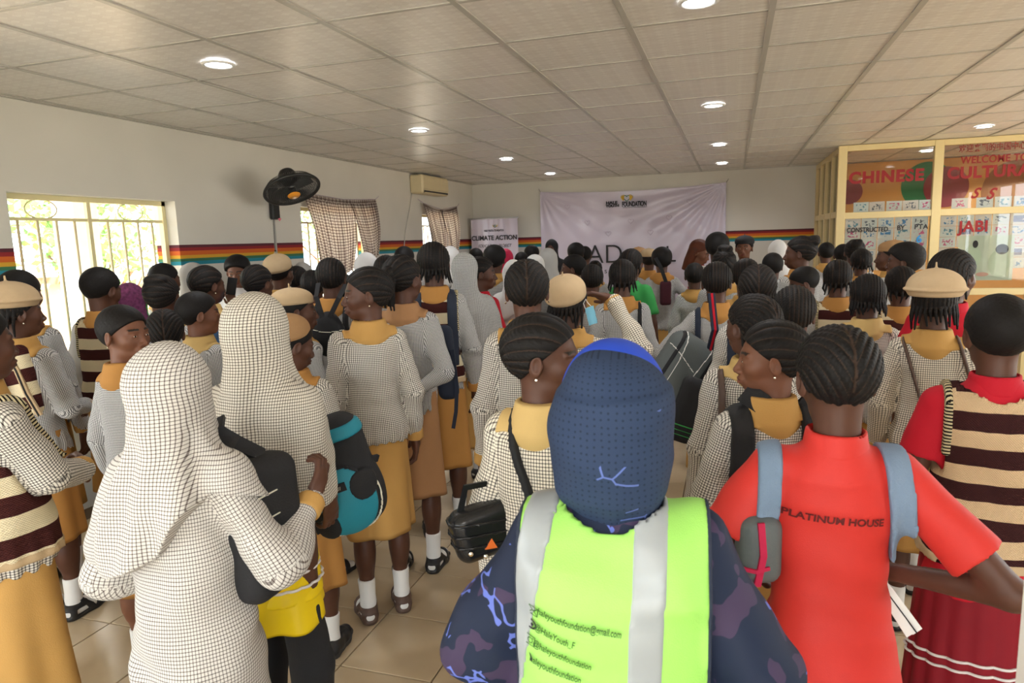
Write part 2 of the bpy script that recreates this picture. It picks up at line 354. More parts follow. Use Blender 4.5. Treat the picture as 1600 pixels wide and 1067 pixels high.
class Grid:
    def __init__(s, lo, hi, h):
        s.ax = [np.arange(lo[i]-2*h, hi[i]+2.5*h, h).astype(f32) for i in range(3)]; s.h = h
        s.X = s.ax[0][:, None, None]; s.Y = s.ax[1][None, :, None]; s.Z = s.ax[2][None, None, :]
        s.shape = tuple(len(a) for a in s.ax)
    def field(s, prims):
        F = np.full(s.shape, .5, f32)
        for p in prims:
            m = p.k+3*s.h; sl = []
            for i in range(3):
                a = int(np.searchsorted(s.ax[i], p.lo[i]-m)); b = int(np.searchsorted(s.ax[i], p.hi[i]+m)); sl.append(slice(a, b))
            if any(q.stop <= q.start for q in sl): continue
            d = p.f(s.ax[0][sl[0]][:, None, None], s.ax[1][sl[1]][None, :, None], s.ax[2][sl[2]][None, None, :]).astype(f32)
            G = F[tuple(sl)]; k = p.k
            if p.op == 'u':
                hh = np.clip(.5+.5*(G-d)/k, 0, 1); F[tuple(sl)] = G*(1-hh)+d*hh-k*hh*(1-hh)
            else:
                hh = np.clip(.5-.5*(G+d)/k, 0, 1); F[tuple(sl)] = G*(1-hh)-d*hh+k*hh*(1-hh)
        return F
    def net(s, F):
        n = F.shape; c = (n[0]-1, n[1]-1, n[2]-1); nc = c[0]*c[1]*c[2]
        S = F < 0; ids = []; pos = []; quads = []
        for a in range(3):
            sa = [slice(None)]*3; sb = [slice(None)]*3; sa[a] = slice(None, -1); sb[a] = slice(1, None)
            A = S[tuple(sa)]; cr = np.nonzero(A != S[tuple(sb)])
            if len(cr[0]) == 0: continue
            cr = [q.astype(np.int64) for q in cr]; nb = [cr[0], cr[1], cr[2]]; nb[a] = nb[a]+1
            f0 = F[tuple(cr)]; f1 = F[tuple(nb)]; t = f0/(f0-f1)
            P = np.stack([s.ax[i][cr[i]] for i in range(3)], -1).astype(f32); P[:, a] += t*(s.ax[a][nb[a]]-s.ax[a][cr[a]])
            o = [i for i in range(3) if i != a]; cell = []; ok = np.ones(len(t), bool)
            for (p, q) in ((-1, -1), (0, -1), (0, 0), (-1, 0)):
                ci = list(cr); ci[o[0]] = cr[o[0]]+p; ci[o[1]] = cr[o[1]]+q
                v = (ci[o[0]] >= 0) & (ci[o[0]] < c[o[0]]) & (ci[o[1]] >= 0) & (ci[o[1]] < c[o[1]])
                fl = (ci[0]*c[1]+ci[1])*c[2]+ci[2]; ids.append(fl[v]); pos.append(P[v]); ok &= v; cell.append(fl)
            Q = np.stack(cell, -1)[ok]; fl = A[tuple(cr)][ok]
            if a == 1: fl = ~fl
            Q[~fl] = Q[~fl][:, ::-1]; quads.append(Q)
        if not ids: return np.zeros((0, 3), f32), np.zeros((0, 4), int)
        ids = np.concatenate(ids); pos = np.concatenate(pos); u, inv = np.unique(ids, return_inverse=True); inv = inv.ravel()
        cnt = np.bincount(inv); V = np.stack([np.bincount(inv, pos[:, i])/cnt for i in range(3)], -1)
        Q = np.searchsorted(u, np.concatenate(quads)); return V.astype(f32), Q
def uvs(V, Q, prims):
    """per-face choice of the nearest limb, then coordinates that run with it"""
    C = V[Q].mean(1); us = [p for p in prims if p.uv is not None and p.op == 'u']
    D = np.stack([p.f(C[:, 0], C[:, 1], C[:, 2]) for p in us]); best = D.argmin(0); out = np.zeros((len(Q), 4, 2), f32)
    for i, p in enumerate(us):
        m = best == i
        if not m.any(): continue
        P = V[Q[m]]; u, v, per = p.uv(P[..., 0], P[..., 1], P[..., 2]); v = np.broadcast_to(v, u.shape)
        if per is not None: u = u-per*np.round((u-u[:, :1])/per)
        out[m, :, 0] = u; out[m, :, 1] = v
    return out.reshape(-1, 2)
def rotz(a): c, s = math.cos(a), math.sin(a); return np.array([[c, -s, 0], [s, c, 0], [0, 0, 1.]])
def rotx(a): c, s = math.cos(a), math.sin(a); return np.array([[1, 0, 0], [0, c, -s], [0, s, c.real]])
def roty(a): c, s = math.cos(a), math.sin(a); return np.array([[c, 0, s], [0, 1, 0], [-s, 0, c]])
def joinm(parts):
    V = []; Q = []; n = 0
    for v, q in parts:
        if len(v) == 0: continue
        V.append(v); Q.append(q+n); n += len(v)
    return np.concatenate(V), np.concatenate(Q)

# ------------------------------------------------------------------ people (modelled 1.6 m tall, facing +Y, then scaled)
ARMS = {  # elbow, wrist for the right arm (x>0), hand direction, palm normal, curl
    'down': ((.205, -.03, 1.03), (.215, .03, .80), (.02, .12, -1), (-1, .1, 0), .5),
    'front': ((.21, .01, 1.03), (.12, .21, .99), (-.8, .5, .0), (-.3, -.6, -.3), .6),
    'low': ((.20, .0, 1.03), (.13, .19, .88), (-.7, .5, -.3), (-.3, -.6, -.3), .6),
    'akimbo': ((.34, -.08, 1.07), (.18, .04, .93), (-.8, .3, -.4), (-.6, -.2, 0), .5),
    'back': ((.235, -.10, 1.04), (.07, -.17, .95), (-1, -.05, .05), (0, 1, 0), .7),
    'raise': ((.32, .10, 1.19), (.16, .06, 1.42), (-.8, .0, .45), (-.3, -.5, -.6), .35),
    'phone': ((.20, .03, 1.06), (.09, .22, 1.22), (-.15, .3, .9), (-.3, -.8, .2), .9),
    'strap': ((.21, .02, 1.06), (.12, .17, 1.2), (-.5, .0, .8), (0, -1, 0), 1.0),
}
def hand_prims(W, d, n, sx, curl):
    W = np.array(W, float); d = np.array(d, float); d /= np.linalg.norm(d); n = np.array(n, float); n -= d*(n@d); n /= np.linalg.norm(n)
    ac = np.cross(d, n); ac /= np.linalg.norm(ac)
    if ac[1] < 0: ac = -ac            # thumb side towards the front
    R = np.stack([ac, d, n], 1)
    P = [RC(W-d*.02, W+d*.035, .022, .022, .01), XF(EL((0, 0, 0), (.036, .048, .0145), .008), W+d*.052, R), RC(W+d*.02, W+d*.06+ac*.01, .016, .016, .01)]
    for i, (off, ln) in enumerate(((.026, .062), (.009, .072), (-.009, .067), (-.026, .052))):
        b = W+d*(.088-.004*abs(i-1))+ac*off; c = curl*(1+.12*i); a1 = .45*c; a2 = 1.25*c; a3 = 1.9*c; q = ln*.42
        p1 = b+(d*math.cos(a1)+n*math.sin(a1))*q+ac*off*.12; p2 = p1+(d*math.cos(a2)+n*math.sin(a2))*ln*.32; p3 = p2+(d*math.cos(a3)+n*math.sin(a3))*ln*.26
        P += [RC(b-d*.012, p1, .0088, .0082, .004), RC(p1, p2, .0082, .0074, .003), RC(p2, p3, .0074, .0062, .003)]
    t0 = W+d*.028+ac*.028+n*.004; t1 = t0+(d*.55+ac*.6+n*.35)*.036; t2 = t1+(d*.85+ac*.15+n*.5*curl)*.030
    P += [RC(t0, t1, .0115, .0098, .008), RC(t1, t2, .0096, .0078, .003)]
    return P
def head_prims(C, R, fine, ears=True):
    P = [EL((0, -.012, .03), (.072, .092, .080), .01), EL((0, .026, -.022), (.056, .064, .072), .03), EL((0, .055, -.082), (.026, .024, .020), .02),
         EL((0, .02, -.07), (.048, .052, .030), .02)]
    if fine:
        P += [EL((-.036, .052, -.022), (.024, .026, .026), .018), EL((.036, .052, -.022), (.024, .026, .026), .018), EL((0, .070, .018), (.05, .016, .012), .012),
              EL((-.030, .088, -.0005), (.017, .012, .0105), .008, op='s'), EL((.030, .088, -.0005), (.017, .012, .0105), .008, op='s'),
              EL((-.030, .0725, -.001), (.0155, .013, .0115), .004), EL((.030, .0725, -.001), (.0155, .013, .0115), .004),
              RC((0, .080, .006), (0, .100, -.032), .0065, .0105, .010), EL((-.0125, .092, -.037), (.0095, .010, .008), .006), EL((.0125, .092, -.037), (.0095, .010, .008), .006),
              EL((0, .080, -.060), (.028, .012, .020), .010), EL((0, .0885, -.0575), (.023, .010, .0065), .004), EL((0, .0875, -.0685), (.020, .0105, .0072), .004),
              EL((0, .100, -.0628), (.020, .010, .0016), .002, op='s')]
    for s in ((-1, 1) if ears else ()):
        Re = rotz(s*-.35)@rotx(-.15)
        P.append(EL((s*.076, -.006, -.006), (.008, .019, .031), .008, rot=Re))
        if fine:
            P += [EL((s*.084, -.002, -.002), (.0065, .011, .019), .004, op='s', rot=Re), EL((s*.0765, .007, -.006), (.006, .006, .009), .004)]
    P = [XF(p, C, R) for p in P]
    return P
def leg_prims(st):
    P = []
    for s in (-1, 1):
        o = st*s
        P += [RC((s*.062, -.005, .86), (s*.078, .01+o, .46), .058, .050, .03), RC((s*.078, .01+o, .46), (s*.080, -.012+o, .09), .048, .029, .02), EL((s*.082, -.022+o, .33), (.044, .050, .10), .03)]
    return P
def foot_prims(st, g=0.0):
    P = []
    for s in (-1, 1):
        o = st*s
        P += [RC((s*.080, -.035+o, .038), (s*.088, .07+o, .036), .032+g, .034+g, .02), RC((s*.088, .07+o, .034), (s*.095, .135+o, .026), .034+g, .024+g, .02), RC((s*.080, -.012+o, .09), (s*.081, .01+o, .05), .030+g, .032+g, .02)]
    return P
def wrinkle(seed, amp):
    r = np.random.RandomState(seed+11); K = [(r.uniform(-1, 1, 3)*np.array([34, 34, 22]), r.uniform(0, 6.28), r.uniform(.4, 1)) for _ in range(4)]
    K.append((np.array([6., 6., 62.]), r.uniform(0, 6), .35)); s = sum(k[2] for k in K)
    def f(X, Y, Z):
        d = 0; w1 = np.sin(X*17+Z*13+seed)*.9; w2 = np.sin(Y*15-Z*19+seed*2)*.9
        for k, ph, a in K: d = d+a*np.sin(X*k[0]+Y*k[1]+Z*k[2]+ph+w1+w2)
        return d*(amp/s)
    return f
TOR = {
    'blouse': [(.83, 0, .152, .118), (.86, 0, .158, .124), (.92, 0, .152, .116), (1.0, 0, .138, .104), (1.10, 0, .137, .103), (1.20, -.004, .144, .102), (1.26, -.01, .138, .092), (1.295, -.012, .108, .076), (1.325, -.015, .074, .062), (1.348, -.015, .058, .054)],
    'tee': [(.70, 0, .168, .134), (.80, 0, .160, .126), (.92, 0, .142, .108), (1.0, 0, .132, .10), (1.10, 0, .136, .102), (1.20, -.004, .144, .102), (1.26, -.01, .138, .092), (1.295, -.012, .108, .076), (1.325, -.015, .074, .062), (1.350, -.015, .060, .056)],
    'tunic': [(.36, 0, .215, .18), (.60, 0, .19, .16), (.80, 0, .172, .142), (1.0, 0, .148, .118), (1.10, 0, .142, .108), (1.20, -.004, .146, .104), (1.26, -.01, .14, .094), (1.295, -.012, .108, .076), (1.325, -.015, .074, .062), (1.348, -.015, .058, .054)],
    'abaya': [(.05, 0, .28, .25), (.5, 0, .25, .22), (.9, 0, .205, .17), (1.1, -.01, .180, .15), (1.2, -.02, .176, .14), (1.26, -.02, .160, .12), (1.30, -.02, .13, .095), (1.335, -.015, .09, .075), (1.35, -.015, .07, .06)],
    'vest': None,
}
_stats = {}
def build_person(seed=0, hy=0., hp=0., hr=0., hair='rows', top='blouse', topm='chk', bottom='skirt', botm='gold', arms=('down', 'down'), hat=None, hatm='beret',
                 skin='skin0', q=1, collar='gold', cuff=True, vest=None, face=False, shoes='sandal', straps=(), hem=.40, stance=.02, earr=False, hcol='hair', bulk=1.0, bw=.84, hijm='whitec', hijhem=1.08, lean=0.0, extra=None, neckband=None):
    """returns [(part name, mesh, material)], everything in the 1.6 m frame. q: 0 closest .. 3 farthest"""
    hres = (.0030, .0036, .0062, .0095)[q]; bres = (.012, .015, .02, .026)[q]; cres = (.0072, .0092, .0135, .019)[q]; rres = (.0027, .0033, .0052, .0085)[q]
    parts = []; fine = q <= 2
    if hat == 'hijab': collar = None
    C = np.array([0, -.002, 1.466]); R = rotz(hy)@rotx(-hp)@roty(hr)
    A = []
    for i, s in ((0, -1), (1, 1)):   # left, right
        a = arms[i]; a = ARMS[a] if isinstance(a, str) else a
        e, wq, d, n, cu = [np.array(t, float) if not isinstance(t, float) else t for t in a]
        mx = np.array([s*(bw+.04), 1, 1]); A.append((np.array([s*.142*bw, -.01, 1.268]), e*mx, wq*mx, d*np.array([s, 1, 1]), n*np.array([s, 1, 1]), cu, s))
    # body
    neck = XF(RC((0, -.012, -.05), (0, -.012, -.06), .046, .046, .02), C, R)
    nb = C+R@np.array([0, -.016, -.045])
    body = [LOFT([(.80, 0, .110, .09), (.90, 0, .110, .09), (1.0, 0, .105*bw, .08), (1.2, 0, .122*bw, .085), (1.27, -.01, .10*bw, .065), (1.32, -.015, .055, .05)], .03), RC((0, -.018, 1.28), nb, .049, .044, .03), RC((-.12*bw, -.01, 1.262), (.12*bw, -.01, 1.262), .034, .034, .03)]
    ar = (.042, .033, .021) if top == 'tee' else (.030, .026, .019)
    for S, e, wq, d, n, cu, s in A: body += [RC(S, e, ar[0], ar[1], .02), RC(e, wq, ar[1], ar[2], .015)]
    body += leg_prims(stance)+foot_prims(stance, -.003)
    g = Grid((-.45, -.3, 0.0), (.45, .3, 1.42), bres); g = Grid(np.min([p.lo for p in body], 0), np.max([p.hi for p in body], 0), bres)
    chunks = [g.net(g.field(body))]
    hp_ = head_prims(C, R, fine, hat != 'hijab')+[RC((0, -.018, 1.28), nb, .0505, .0465, .022)]
    lo, hi = C-np.array([.13, .14, .0]), C+np.array([.13, .14, .14]); lo[2] = 1.335
    gh = Grid(lo+2*hres, hi, hres); F = gh.field(hp_); chunks.append(gh.net(F)); nhead = len(chunks[0][0])
    if q <= 2:
        for S, e, wq, d, n, cu, s in A:
            hpz = hand_prims(wq, d, n, s, cu); hz = (.0036, .0042, .0075)[q]
            gg = Grid(np.min([p.lo for p in hpz], 0), np.max([p.hi for p in hpz], 0), hz); chunks.append(gg.net(gg.field(hpz)))
    else:
        for S, e, wq, d, n, cu, s in A:
            hpz = hand_prims(wq, d, n, s, cu); gg = Grid(np.min([p.lo for p in hpz], 0), np.max([p.hi for p in hpz], 0), .011); chunks.append(gg.net(gg.field(hpz)))
    V, Q = joinm(chunks)
    lv = (V-C)@R; lip = np.exp(-(((lv[:, 0]/.021)**2+((lv[:, 2]+.063)/.0095)**2))**3)*(lv[:, 1] > .074)
    bz = .019+.006*(1-(np.abs(lv[:, 0])/.03-1)**2); brow = (np.abs(lv[:, 2]-bz) < .0038)*(np.abs(np.abs(lv[:, 0])-.030) < .018)*(lv[:, 1] > .05)
    parts.append(('body', mesh_np('body', V, Q, attrs={'lip': lip, 'brow': brow*1.0*fine}), skin))
    if face:
        for s in (-1, 1):
            c = C+R@np.array([s*.030, .0785, -.0015])
            b = MB(); n = 12
            prof = [(max(1e-4, .0092*math.sin(t)), .0092*math.cos(t)) for t in np.linspace(0, math.pi, 9)]; b.lathe(prof, n)
            v = np.array(b.v); v[:, 0] *= 1.2; v[:, 2] *= .5; v[:, 1] -= .0012; me = bpy.data.meshes.new('eye'); me.from_pydata([tuple(c+R@p) for p in v], [], b.f); me.update(); parts.append(('eye', me, 'gloss_eye'))
            v = np.array(b.v)*.55+np.array([.0008, .0040, 0]); v[:, 2] *= .82; me = bpy.data.meshes.new('iris'); me.from_pydata([tuple(c+R@p) for p in v], [], b.f); me.update(); parts.append(('iris', me, 'iris'))
    if earr:
        for s in (-1, 1):
            c = C+R@np.array([s*.082, -.004, -.040]); b = MB(); b.lathe([(1e-4, .004), (.003, .003), (.004, 0), (.003, -.003), (1e-4, -.004)], 8, tuple(c)); me = bpy.data.meshes.new('earring'); me.from_pydata(b.v, [], b.f); me.update(); parts.append(('earring', me, 'metal'))
    # hair
    rs = np.random.RandomState(seed)
    if hair and not (hat == 'hijab'):
        T0 = {'short': .010, 'afro': .020}.get(hair, .0105)
        n = {0: 9, 1: 9, 2: 8, 3: 6}[q]; amp = {'short': .0008, 'afro': .0012}.get(hair, .0052); ridged = hair not in ('short', 'afro')
        def row(x, y, z):
            zz = z-.028
            if hair in ('rows', 'rowtails', 'dread'): u = np.arcsin(np.clip(x/.086, -1, 1))*n*1.15
            elif hair in ('chevron', 'chevtails'): u = (np.arctan2(zz, -y+.02)*.62-np.abs(np.arcsin(np.clip(x/.09, -1, 1)))*.75)*n*1.2
            elif hair in ('side', 'bun', 'pony'): u = np.arctan2(x, zz+.035)*n*.72
            elif hair == 'crown': u = np.arctan2(zz, -y)*n*.8
            elif hair == 'pony2': u = np.arctan2(x, -(zz-.05))*n*.5
            else: u = x*40
            return u
        def ridge(x, y, z): return np.abs(np.sin(row(x, y, z)*math.pi/2+.5*seed))
        cap = EL((0, -.014, .031), (.0735+T0, .092+T0, .082+T0), .01)
        hl = (.0 if hair != 'short' else -.002)
        def scalp(x, y, z):
            d = cap.f(x, y, z)
            if ridged:
                r = ridge(x, y, z); d = d-amp*(np.sqrt(r)-.6); pl = np.sin((y*1.0+z*1.3+np.abs(x))*330); d = d-.0009*pl*r
                if hair.startswith('chev'): d = d+.004*np.exp(-(x/.0035)**2)
            else: d = d-amp*np.sin(x*300)*np.sin(y*290)*np.sin(z*310)-(.0 if hair == 'short' else .006*np.exp(-((z-.09)/.05)**2))
            line = hl+np.where(y > 0, y*.80, y*.92)-.012*np.exp(-((y+.008)/.014)**2)*0; return np.maximum(d, (line-z)*.9+.0)
        H = [Prim(scalp, (-.1, -.125, -.11), (.1, .1, .135), .004)]
        if hair in ('rowtails', 'chevtails', 'pony', 'dread'):
            nt = 13 if q < 2 else 8
            for i in range(nt):
                a = (i/(nt-1)-.5)*2.5 if hair != 'pony' else (i/(nt-1)-.5)*.8
                ln = rs.uniform(.035, .06) if hair != 'dread' else rs.uniform(.06, .10)
                if hair == 'pony': ln = rs.uniform(.10, .15)
                r0 = .084 if hair != 'pony' else .09
                b = np.array([math.sin(a)*r0*.92, -.012-math.cos(a)*r0*(1.02 if hair != 'pony' else 1.12), -.030+.012*math.cos(a*1.2)+(.03 if hair == 'dread' else 0)]); 
                if hair == 'pony': b[2] = .02
                m = b+np.array([math.sin(a)*.010, -math.cos(a)*.012, -ln*.5]); e = m+np.array([rs.uniform(-.012, .012), rs.uniform(-.004, .010), -ln*.6])
                H += [RC(b+np.array([0, .01, .02]), m, .0078, .0066, .004), RC(m, e, .0066, .0045, .003)]
        if hair == 'bun': H += [EL((0, -.085, .085), (.046, .046, .040), .006), EL((.02, -.10, .10), (.028, .028, .025), .004), EL((-.025, -.1, .078), (.026, .028, .025), .004)]
        if hair == 'pony': H += [EL((0, -.112, .035), (.034, .032, .04), .006)]
        if hair == 'crown': H += [EL((0, -.05, .095), (.062, .060, .032), .01)]
        if hair == 'pony2': H += [EL((0, -.02, .118), (.050, .055, .035), .010), EL((.03, -.05, .118), (.03, .03, .028), .004)]
        if hair == 'long': H += [LOFT([(-.20, -.06, .075, .04), (-.1, -.055, .09, .055), (.0, -.045, .092, .065), (.04, -.03, .085, .07)], .01)]
        cutears = [EL((s*.082, .0, -.010), (.014, .023, .028), .004, op='s') for s in (-1, 1)]
        H = [XF(p, C, R) for p in H+([] if hair in ('dread', 'long') else cutears)]
        gr = Grid(np.min([p.lo for p in H], 0), np.max([p.hi for p in H], 0), rres); V, Q = gr.net(gr.field(H)); lv = (V-C)@R
        sc = (ridge(lv[:, 0], lv[:, 1], lv[:, 2]) < .14)*1.0*(lv[:, 2] > -.03) if ridged else np.zeros(len(V))
        if hair.startswith('chev'): sc = np.maximum(sc, (np.abs(lv[:, 0]) < .003)*(lv[:, 2] > -.02))
        parts.append(('hair', mesh_np('hair', V, Q, attrs={'scalp': sc*.8}), hcol))
    # hats
    if hat in ('beret', 'beretdeep', 'beretflat', 'cap'):
        if hat == 'beretflat': hb = [EL((0, -.026, .070), (.108, .118, .078), .012), EL((0, -.026, .062), (.119, .128, .017), .006), RC((0, -.028, .142), (-.002, -.03, .170), .0055, .004, .006)]
        elif hat == 'beretdeep': hb = [EL((0, -.036, .060), (.092, .104, .076), .012, rot=rotx(.3)), EL((0, -.034, .038), (.090, .102, .03), .01, rot=rotx(.3)), RC((0, -.06, .125), (.002, -.065, .147), .005, .004, .006)]
        else: hb = [EL((0, -.022, .070), (.092, .108, .058), .012), EL((0, -.018, .052), (.091, .106, .018), .008), RC((0, -.03, .125), (.002, -.032, .148), .005, .004, .006)]
        def undr(x, y, z): return z-(.032 if hat != 'beretdeep' else -.01+y*.75)
        hb.append(Prim(lambda x, y, z: undr(x, y, z)+0*x+0*y, (-.2, -.2, -.2), (.2, .2, .2), .006, op='s'))
        hb = [XF(p, C, R) for p in hb]; gr = Grid(np.min([p.lo for p in hb[:-1]], 0), np.max([p.hi for p in hb[:-1]], 0), rres*1.3); V, Q = gr.net(gr.field(hb)); parts.append(('beret' if hat != 'cap' else 'cap', mesh_np('beret', V, Q), hatm))
    # clothes
    if top:
        bulk_ = bulk*(bw+.03); tab = [(z, cy, a*bulk_, b*bulk*.97) for z, cy, a, b in TOR[top]]
        P = [LOFT(tab, .02), RC((-.118*bulk_, -.01, 1.266), (.118*bulk_, -.01, 1.266), .042, .042, .03)]
        sl = []; sr = {'blouse': (.049, .046, .036), 'tunic': (.056, .060, .044), 'abaya': (.070, .080, .066), 'tee': (.052, .062, .0)}[top]
        for S, e, wq, d, n, cu, s in A:
            if top == 'tee': m = S+(e-S)*.72; sl.append(RC(S+(0, 0, -.004), m, sr[0], sr[1], .03, flat=True))
            else: sl += [RC(S+(0, 0, -.006), e, sr[0], sr[1], .03), RC(e, e+(wq-e)*.93, sr[1], sr[2], .015)]
        P += sl
        g = Grid(np.min([p.lo for p in P], 0), np.max([p.hi for p in P], 0), cres); wr = wrinkle(seed, {'abaya': .018, 'tunic': .017, 'tee': .010}.get(top, .0125))
        F = g.field(P)+wr(g.X, g.Y, g.Z).astype(f32)
        # gathers over the hem
        if top == 'blouse': F = F+(.005*np.sin(np.arctan2(g.X, -g.Y)*19+seed)*np.clip((.95-g.Z)/.1, 0, 1)*(np.hypot(g.X, g.Y) > .05)*(np.abs(g.X) < .17)).astype(f32)
        nh = RC((0, -.02, 1.30), nb+(0, 0, .03), .050, .047, .01).f(g.X, g.Y, g.Z).astype(f32)
        V, Q = g.net(F); parts.append((top if top != 'tee' else 'shirt', mesh_np(top, V, Q, uv=uvs(V, Q, P)), topm))
        tor = P[0].f(g.X, g.Y, g.Z).astype(f32); arm = np.minimum.reduce([np.broadcast_to(p.f(g.X, g.Y, g.Z), g.shape) for p in sl]).astype(f32)
        def shell(t, mask, name, mat, useuv=False):
            G = np.maximum(F-t, mask.astype(f32)); V, Q = g.net(G)
            if len(Q): parts.append((name, mesh_np(name, V, Q, uv=uvs(V, Q, P) if useuv else None), mat))
        xa, ya, za = g.X, g.Y, g.Z
        if collar:
            gk = Grid((-.17, -.16, 1.22), (.17, .16, 1.39), min(cres, (.0052, .0062, .0085, .014)[q])); Fk = gk.field(P)+wr(gk.X, gk.Y, gk.Z).astype(f32); xk, yk, zk = gk.X, gk.Y, gk.Z
            ring = RC((0, -.018, 1.29), (0, -.02, 1.362), .092, .070, .01, flat=True).f(xk, yk, zk)
            Rm = np.maximum(np.maximum(np.abs(xk)-.114+.3*np.maximum(yk, 0), (np.abs(xk)+np.abs(yk+.01))-.185), np.maximum(yk-.11, 1.286-.010*np.cos(xk*24+seed)-zk))
            G = np.minimum(np.maximum(Fk-.0095, Rm), ring); G = np.maximum(G, -(RC((0, -.018, 1.25), nb+(0, 0, .05), .0525, .050, .01).f(xk, yk, zk)))
            V, Q = gk.net(G.astype(f32)); parts.append(('collar', mesh_np('collar', V, Q), collar))
        if neckband:
            ring = RC((0, -.018, 1.31), (0, -.02, 1.362), .070, .062, .01, flat=True).f(xa, ya, za); G = np.maximum(ring, -(RC((0, -.018, 1.25), nb+(0, 0, .05), .054, .051, .01).f(xa, ya, za)))
            V, Q = g.net(np.maximum(G, 1.30-za).astype(f32)); parts.append(('neckband', mesh_np('neckband', V, Q), neckband))
        if vest:
            nv = (np.sqrt(xa**2+(ya+.02)**2+(za-1.335)**2*.8)-.088)/.085
            vw = bw+.02 if vest != 'lime' else 1.28; mv = np.maximum(np.abs(xa)-.128*vw, -nv*.085)
            if vest != 'lime': mv = np.where(za < 1.14, np.maximum(tor-.020, (tor-arm+.012)*.7), mv)
            lo_ = {'knit': .86, 'knit2': .80, 'lime': .70}.get(vest, .86); mv = np.maximum(mv, lo_-za)
            shell(.013, mv, 'knit_vest' if vest != 'lime' else 'safety_vest', vest, True)
            if vest != 'lime':
                
                for s_ in (-1, 1): shell(.017, np.maximum(np.abs(xa*s_-.128*vw)-.010, np.maximum(1.12-za, -nv*.085)), 'armhole_trim', 'trim', True)
                ed = np.maximum(np.maximum(mv, za-lo_-.028), -1.); shell(.016, ed, 'hem_trim', 'knit2' if 0 else ('beret' if vest == 'knit2' else 'beret'), False)
            else:
                for xs_, sl_ in ((-.134, .20), (.066, .05)): shell(.0165, np.maximum(np.abs(xa-xs_+sl_*(1.28-za))-.029, mv), 'reflective_stripe', 'silver')
                
                for s_ in (-1, 1): shell(.016, np.maximum(np.abs(xa*s_-.128*vw)-.004, np.maximum(.72-za, -nv*.085)), 'edge_binding', 'navy')
        for st in straps:
            kind, x0, wd, m, mt = st[:5]; z0 = st[5] if len(st) > 5 else .95; nv = (np.sqrt(xa**2+(ya+.02)**2+(za-1.34)**2)-.075)/.07
            band = np.abs(xa-(x0+m*(1.29-za)))-wd
            if kind == 'back': band = np.maximum(band, np.where(za > 1.27, -1., ya-.02))
            if kind == 'diag': band = np.abs(xa-(x0+m*(1.29-za)*np.where(ya < -.01, 1., -1.)))-wd
            tt = .019 if vest or collar else .011
            bandm = np.maximum(np.maximum(band, z0-za), -nv*.07); bandm = bandm if kind == 'pad' else np.maximum(bandm, tor-.04)
            shell(tt, bandm, 'strap', mt)
        if cuff and top in ('blouse', 'tunic'):
            for S, e, wq, d, n, cu, s in A:
                a = e+(wq-e)*.80; b = e+(wq-e)*1.03; G2 = RC(a, b, .038, .038, .01, flat=True); G3 = RC(b, a, .038, .038, .01, flat=True)
                gc = Grid(np.minimum(a, b)-.05, np.maximum(a, b)+.05, max(cres*.8, .006)); Fc = np.maximum(G2.f(gc.X, gc.Y, gc.Z), G3.f(gc.X, gc.Y, gc.Z)).astype(f32); V, Q = gc.net(Fc); parts.append(('cuff', mesh_np('cuff', V, Q), collar or 'gold'))
        if top == 'tee' and cuff:
            pass
    if hat == 'hijab':
        ph = seed*1.7; am = extra.get('fold', 1.0) if extra else 1.0
        def fold(x, y, z):
            th = np.arctan2(x, -y); w_ = np.clip((1.42-z)/.25, 0, 1); return -(am*w_*(.012*np.sin(th*5+ph+z*4)+.008*np.sin(th*9+ph*2-z*9)))
        hw = extra.get('hw', 1.0) if extra else 1.0
        HT = [(hijhem-.03, 0, .190*hw, .168), (1.12, 0, .182*hw, .160), (1.21, -.002, .168*hw, .148), (1.28, -.006, .138*hw, .134), (1.335, -.010, .096, .118), (1.39, -.012, .080, .108), (1.46, -.012, .076, .104), (1.50, -.012, .070, .098)]
        if extra and extra.get('tucked'): HT = [(1.315, -.015, .075, .07), (1.36, -.018, .098, .10), (1.42, -.018, .108, .118), (1.5, -.018, .106, .12), (1.54, -.014, .1, .115)]
        Rh = rotz(hy*.5)
        P = [LOFT(HT, .02, 2.1, fold), XF(EL((0, -.012, .028), (.083, .105, .100) if not (extra and extra.get('tucked')) else (.108, .122, .115), .014), C, R)]
        if not (extra and extra.get('tucked')): P.append(RC((-.110*hw, -.005, 1.262), (.110*hw, -.005, 1.262), .058, .058, .03))
        P += [RC(S, S+(e-S)*.75, .060, .070, .05) for S, e, wq, d, n, cu, s in A if not (extra and extra.get('tucked'))]
        P.append(XF(EL((0, .112, -.012), (.055, .060, .072), .012, op='s'), C, R))
        res = cres*(.85 if q < 2 else 1); gr = Grid(np.min([p.lo for p in P[:-1]], 0), np.max([p.hi for p in P[:-1]], 0), res)
        F2 = gr.field(P)+wrinkle(seed+5, .008)(gr.X, gr.Y, gr.Z).astype(f32)
        if not (extra and extra.get('tucked')): hz = hijhem+.05*np.sin(np.arctan2(gr.X, -gr.Y)*1.5+ph)+(extra or {}).get('rise', 0)*np.clip((gr.X-.02)/.1, 0, 1); F2 = np.maximum(F2, (hz-gr.Z).astype(f32))
        V, Q = gr.net(F2)
        hu = Prim(lambda X, Y, Z: X*0, (0, 0, 0), (0, 0, 0), uv=lambda X, Y, Z: (np.arctan2(X, -Y)*np.hypot(X, Y), np.where(Z < 1.5, Z*1.05, 1.575+.1*np.arcsin(np.clip((Z-1.5)/.1, 0, 1))), None)); hu.f = lambda X, Y, Z: X*0
        parts.append(('hijab', mesh_np('hijab', V, Q, uv=uvs(V, Q, [hu])), hijm))
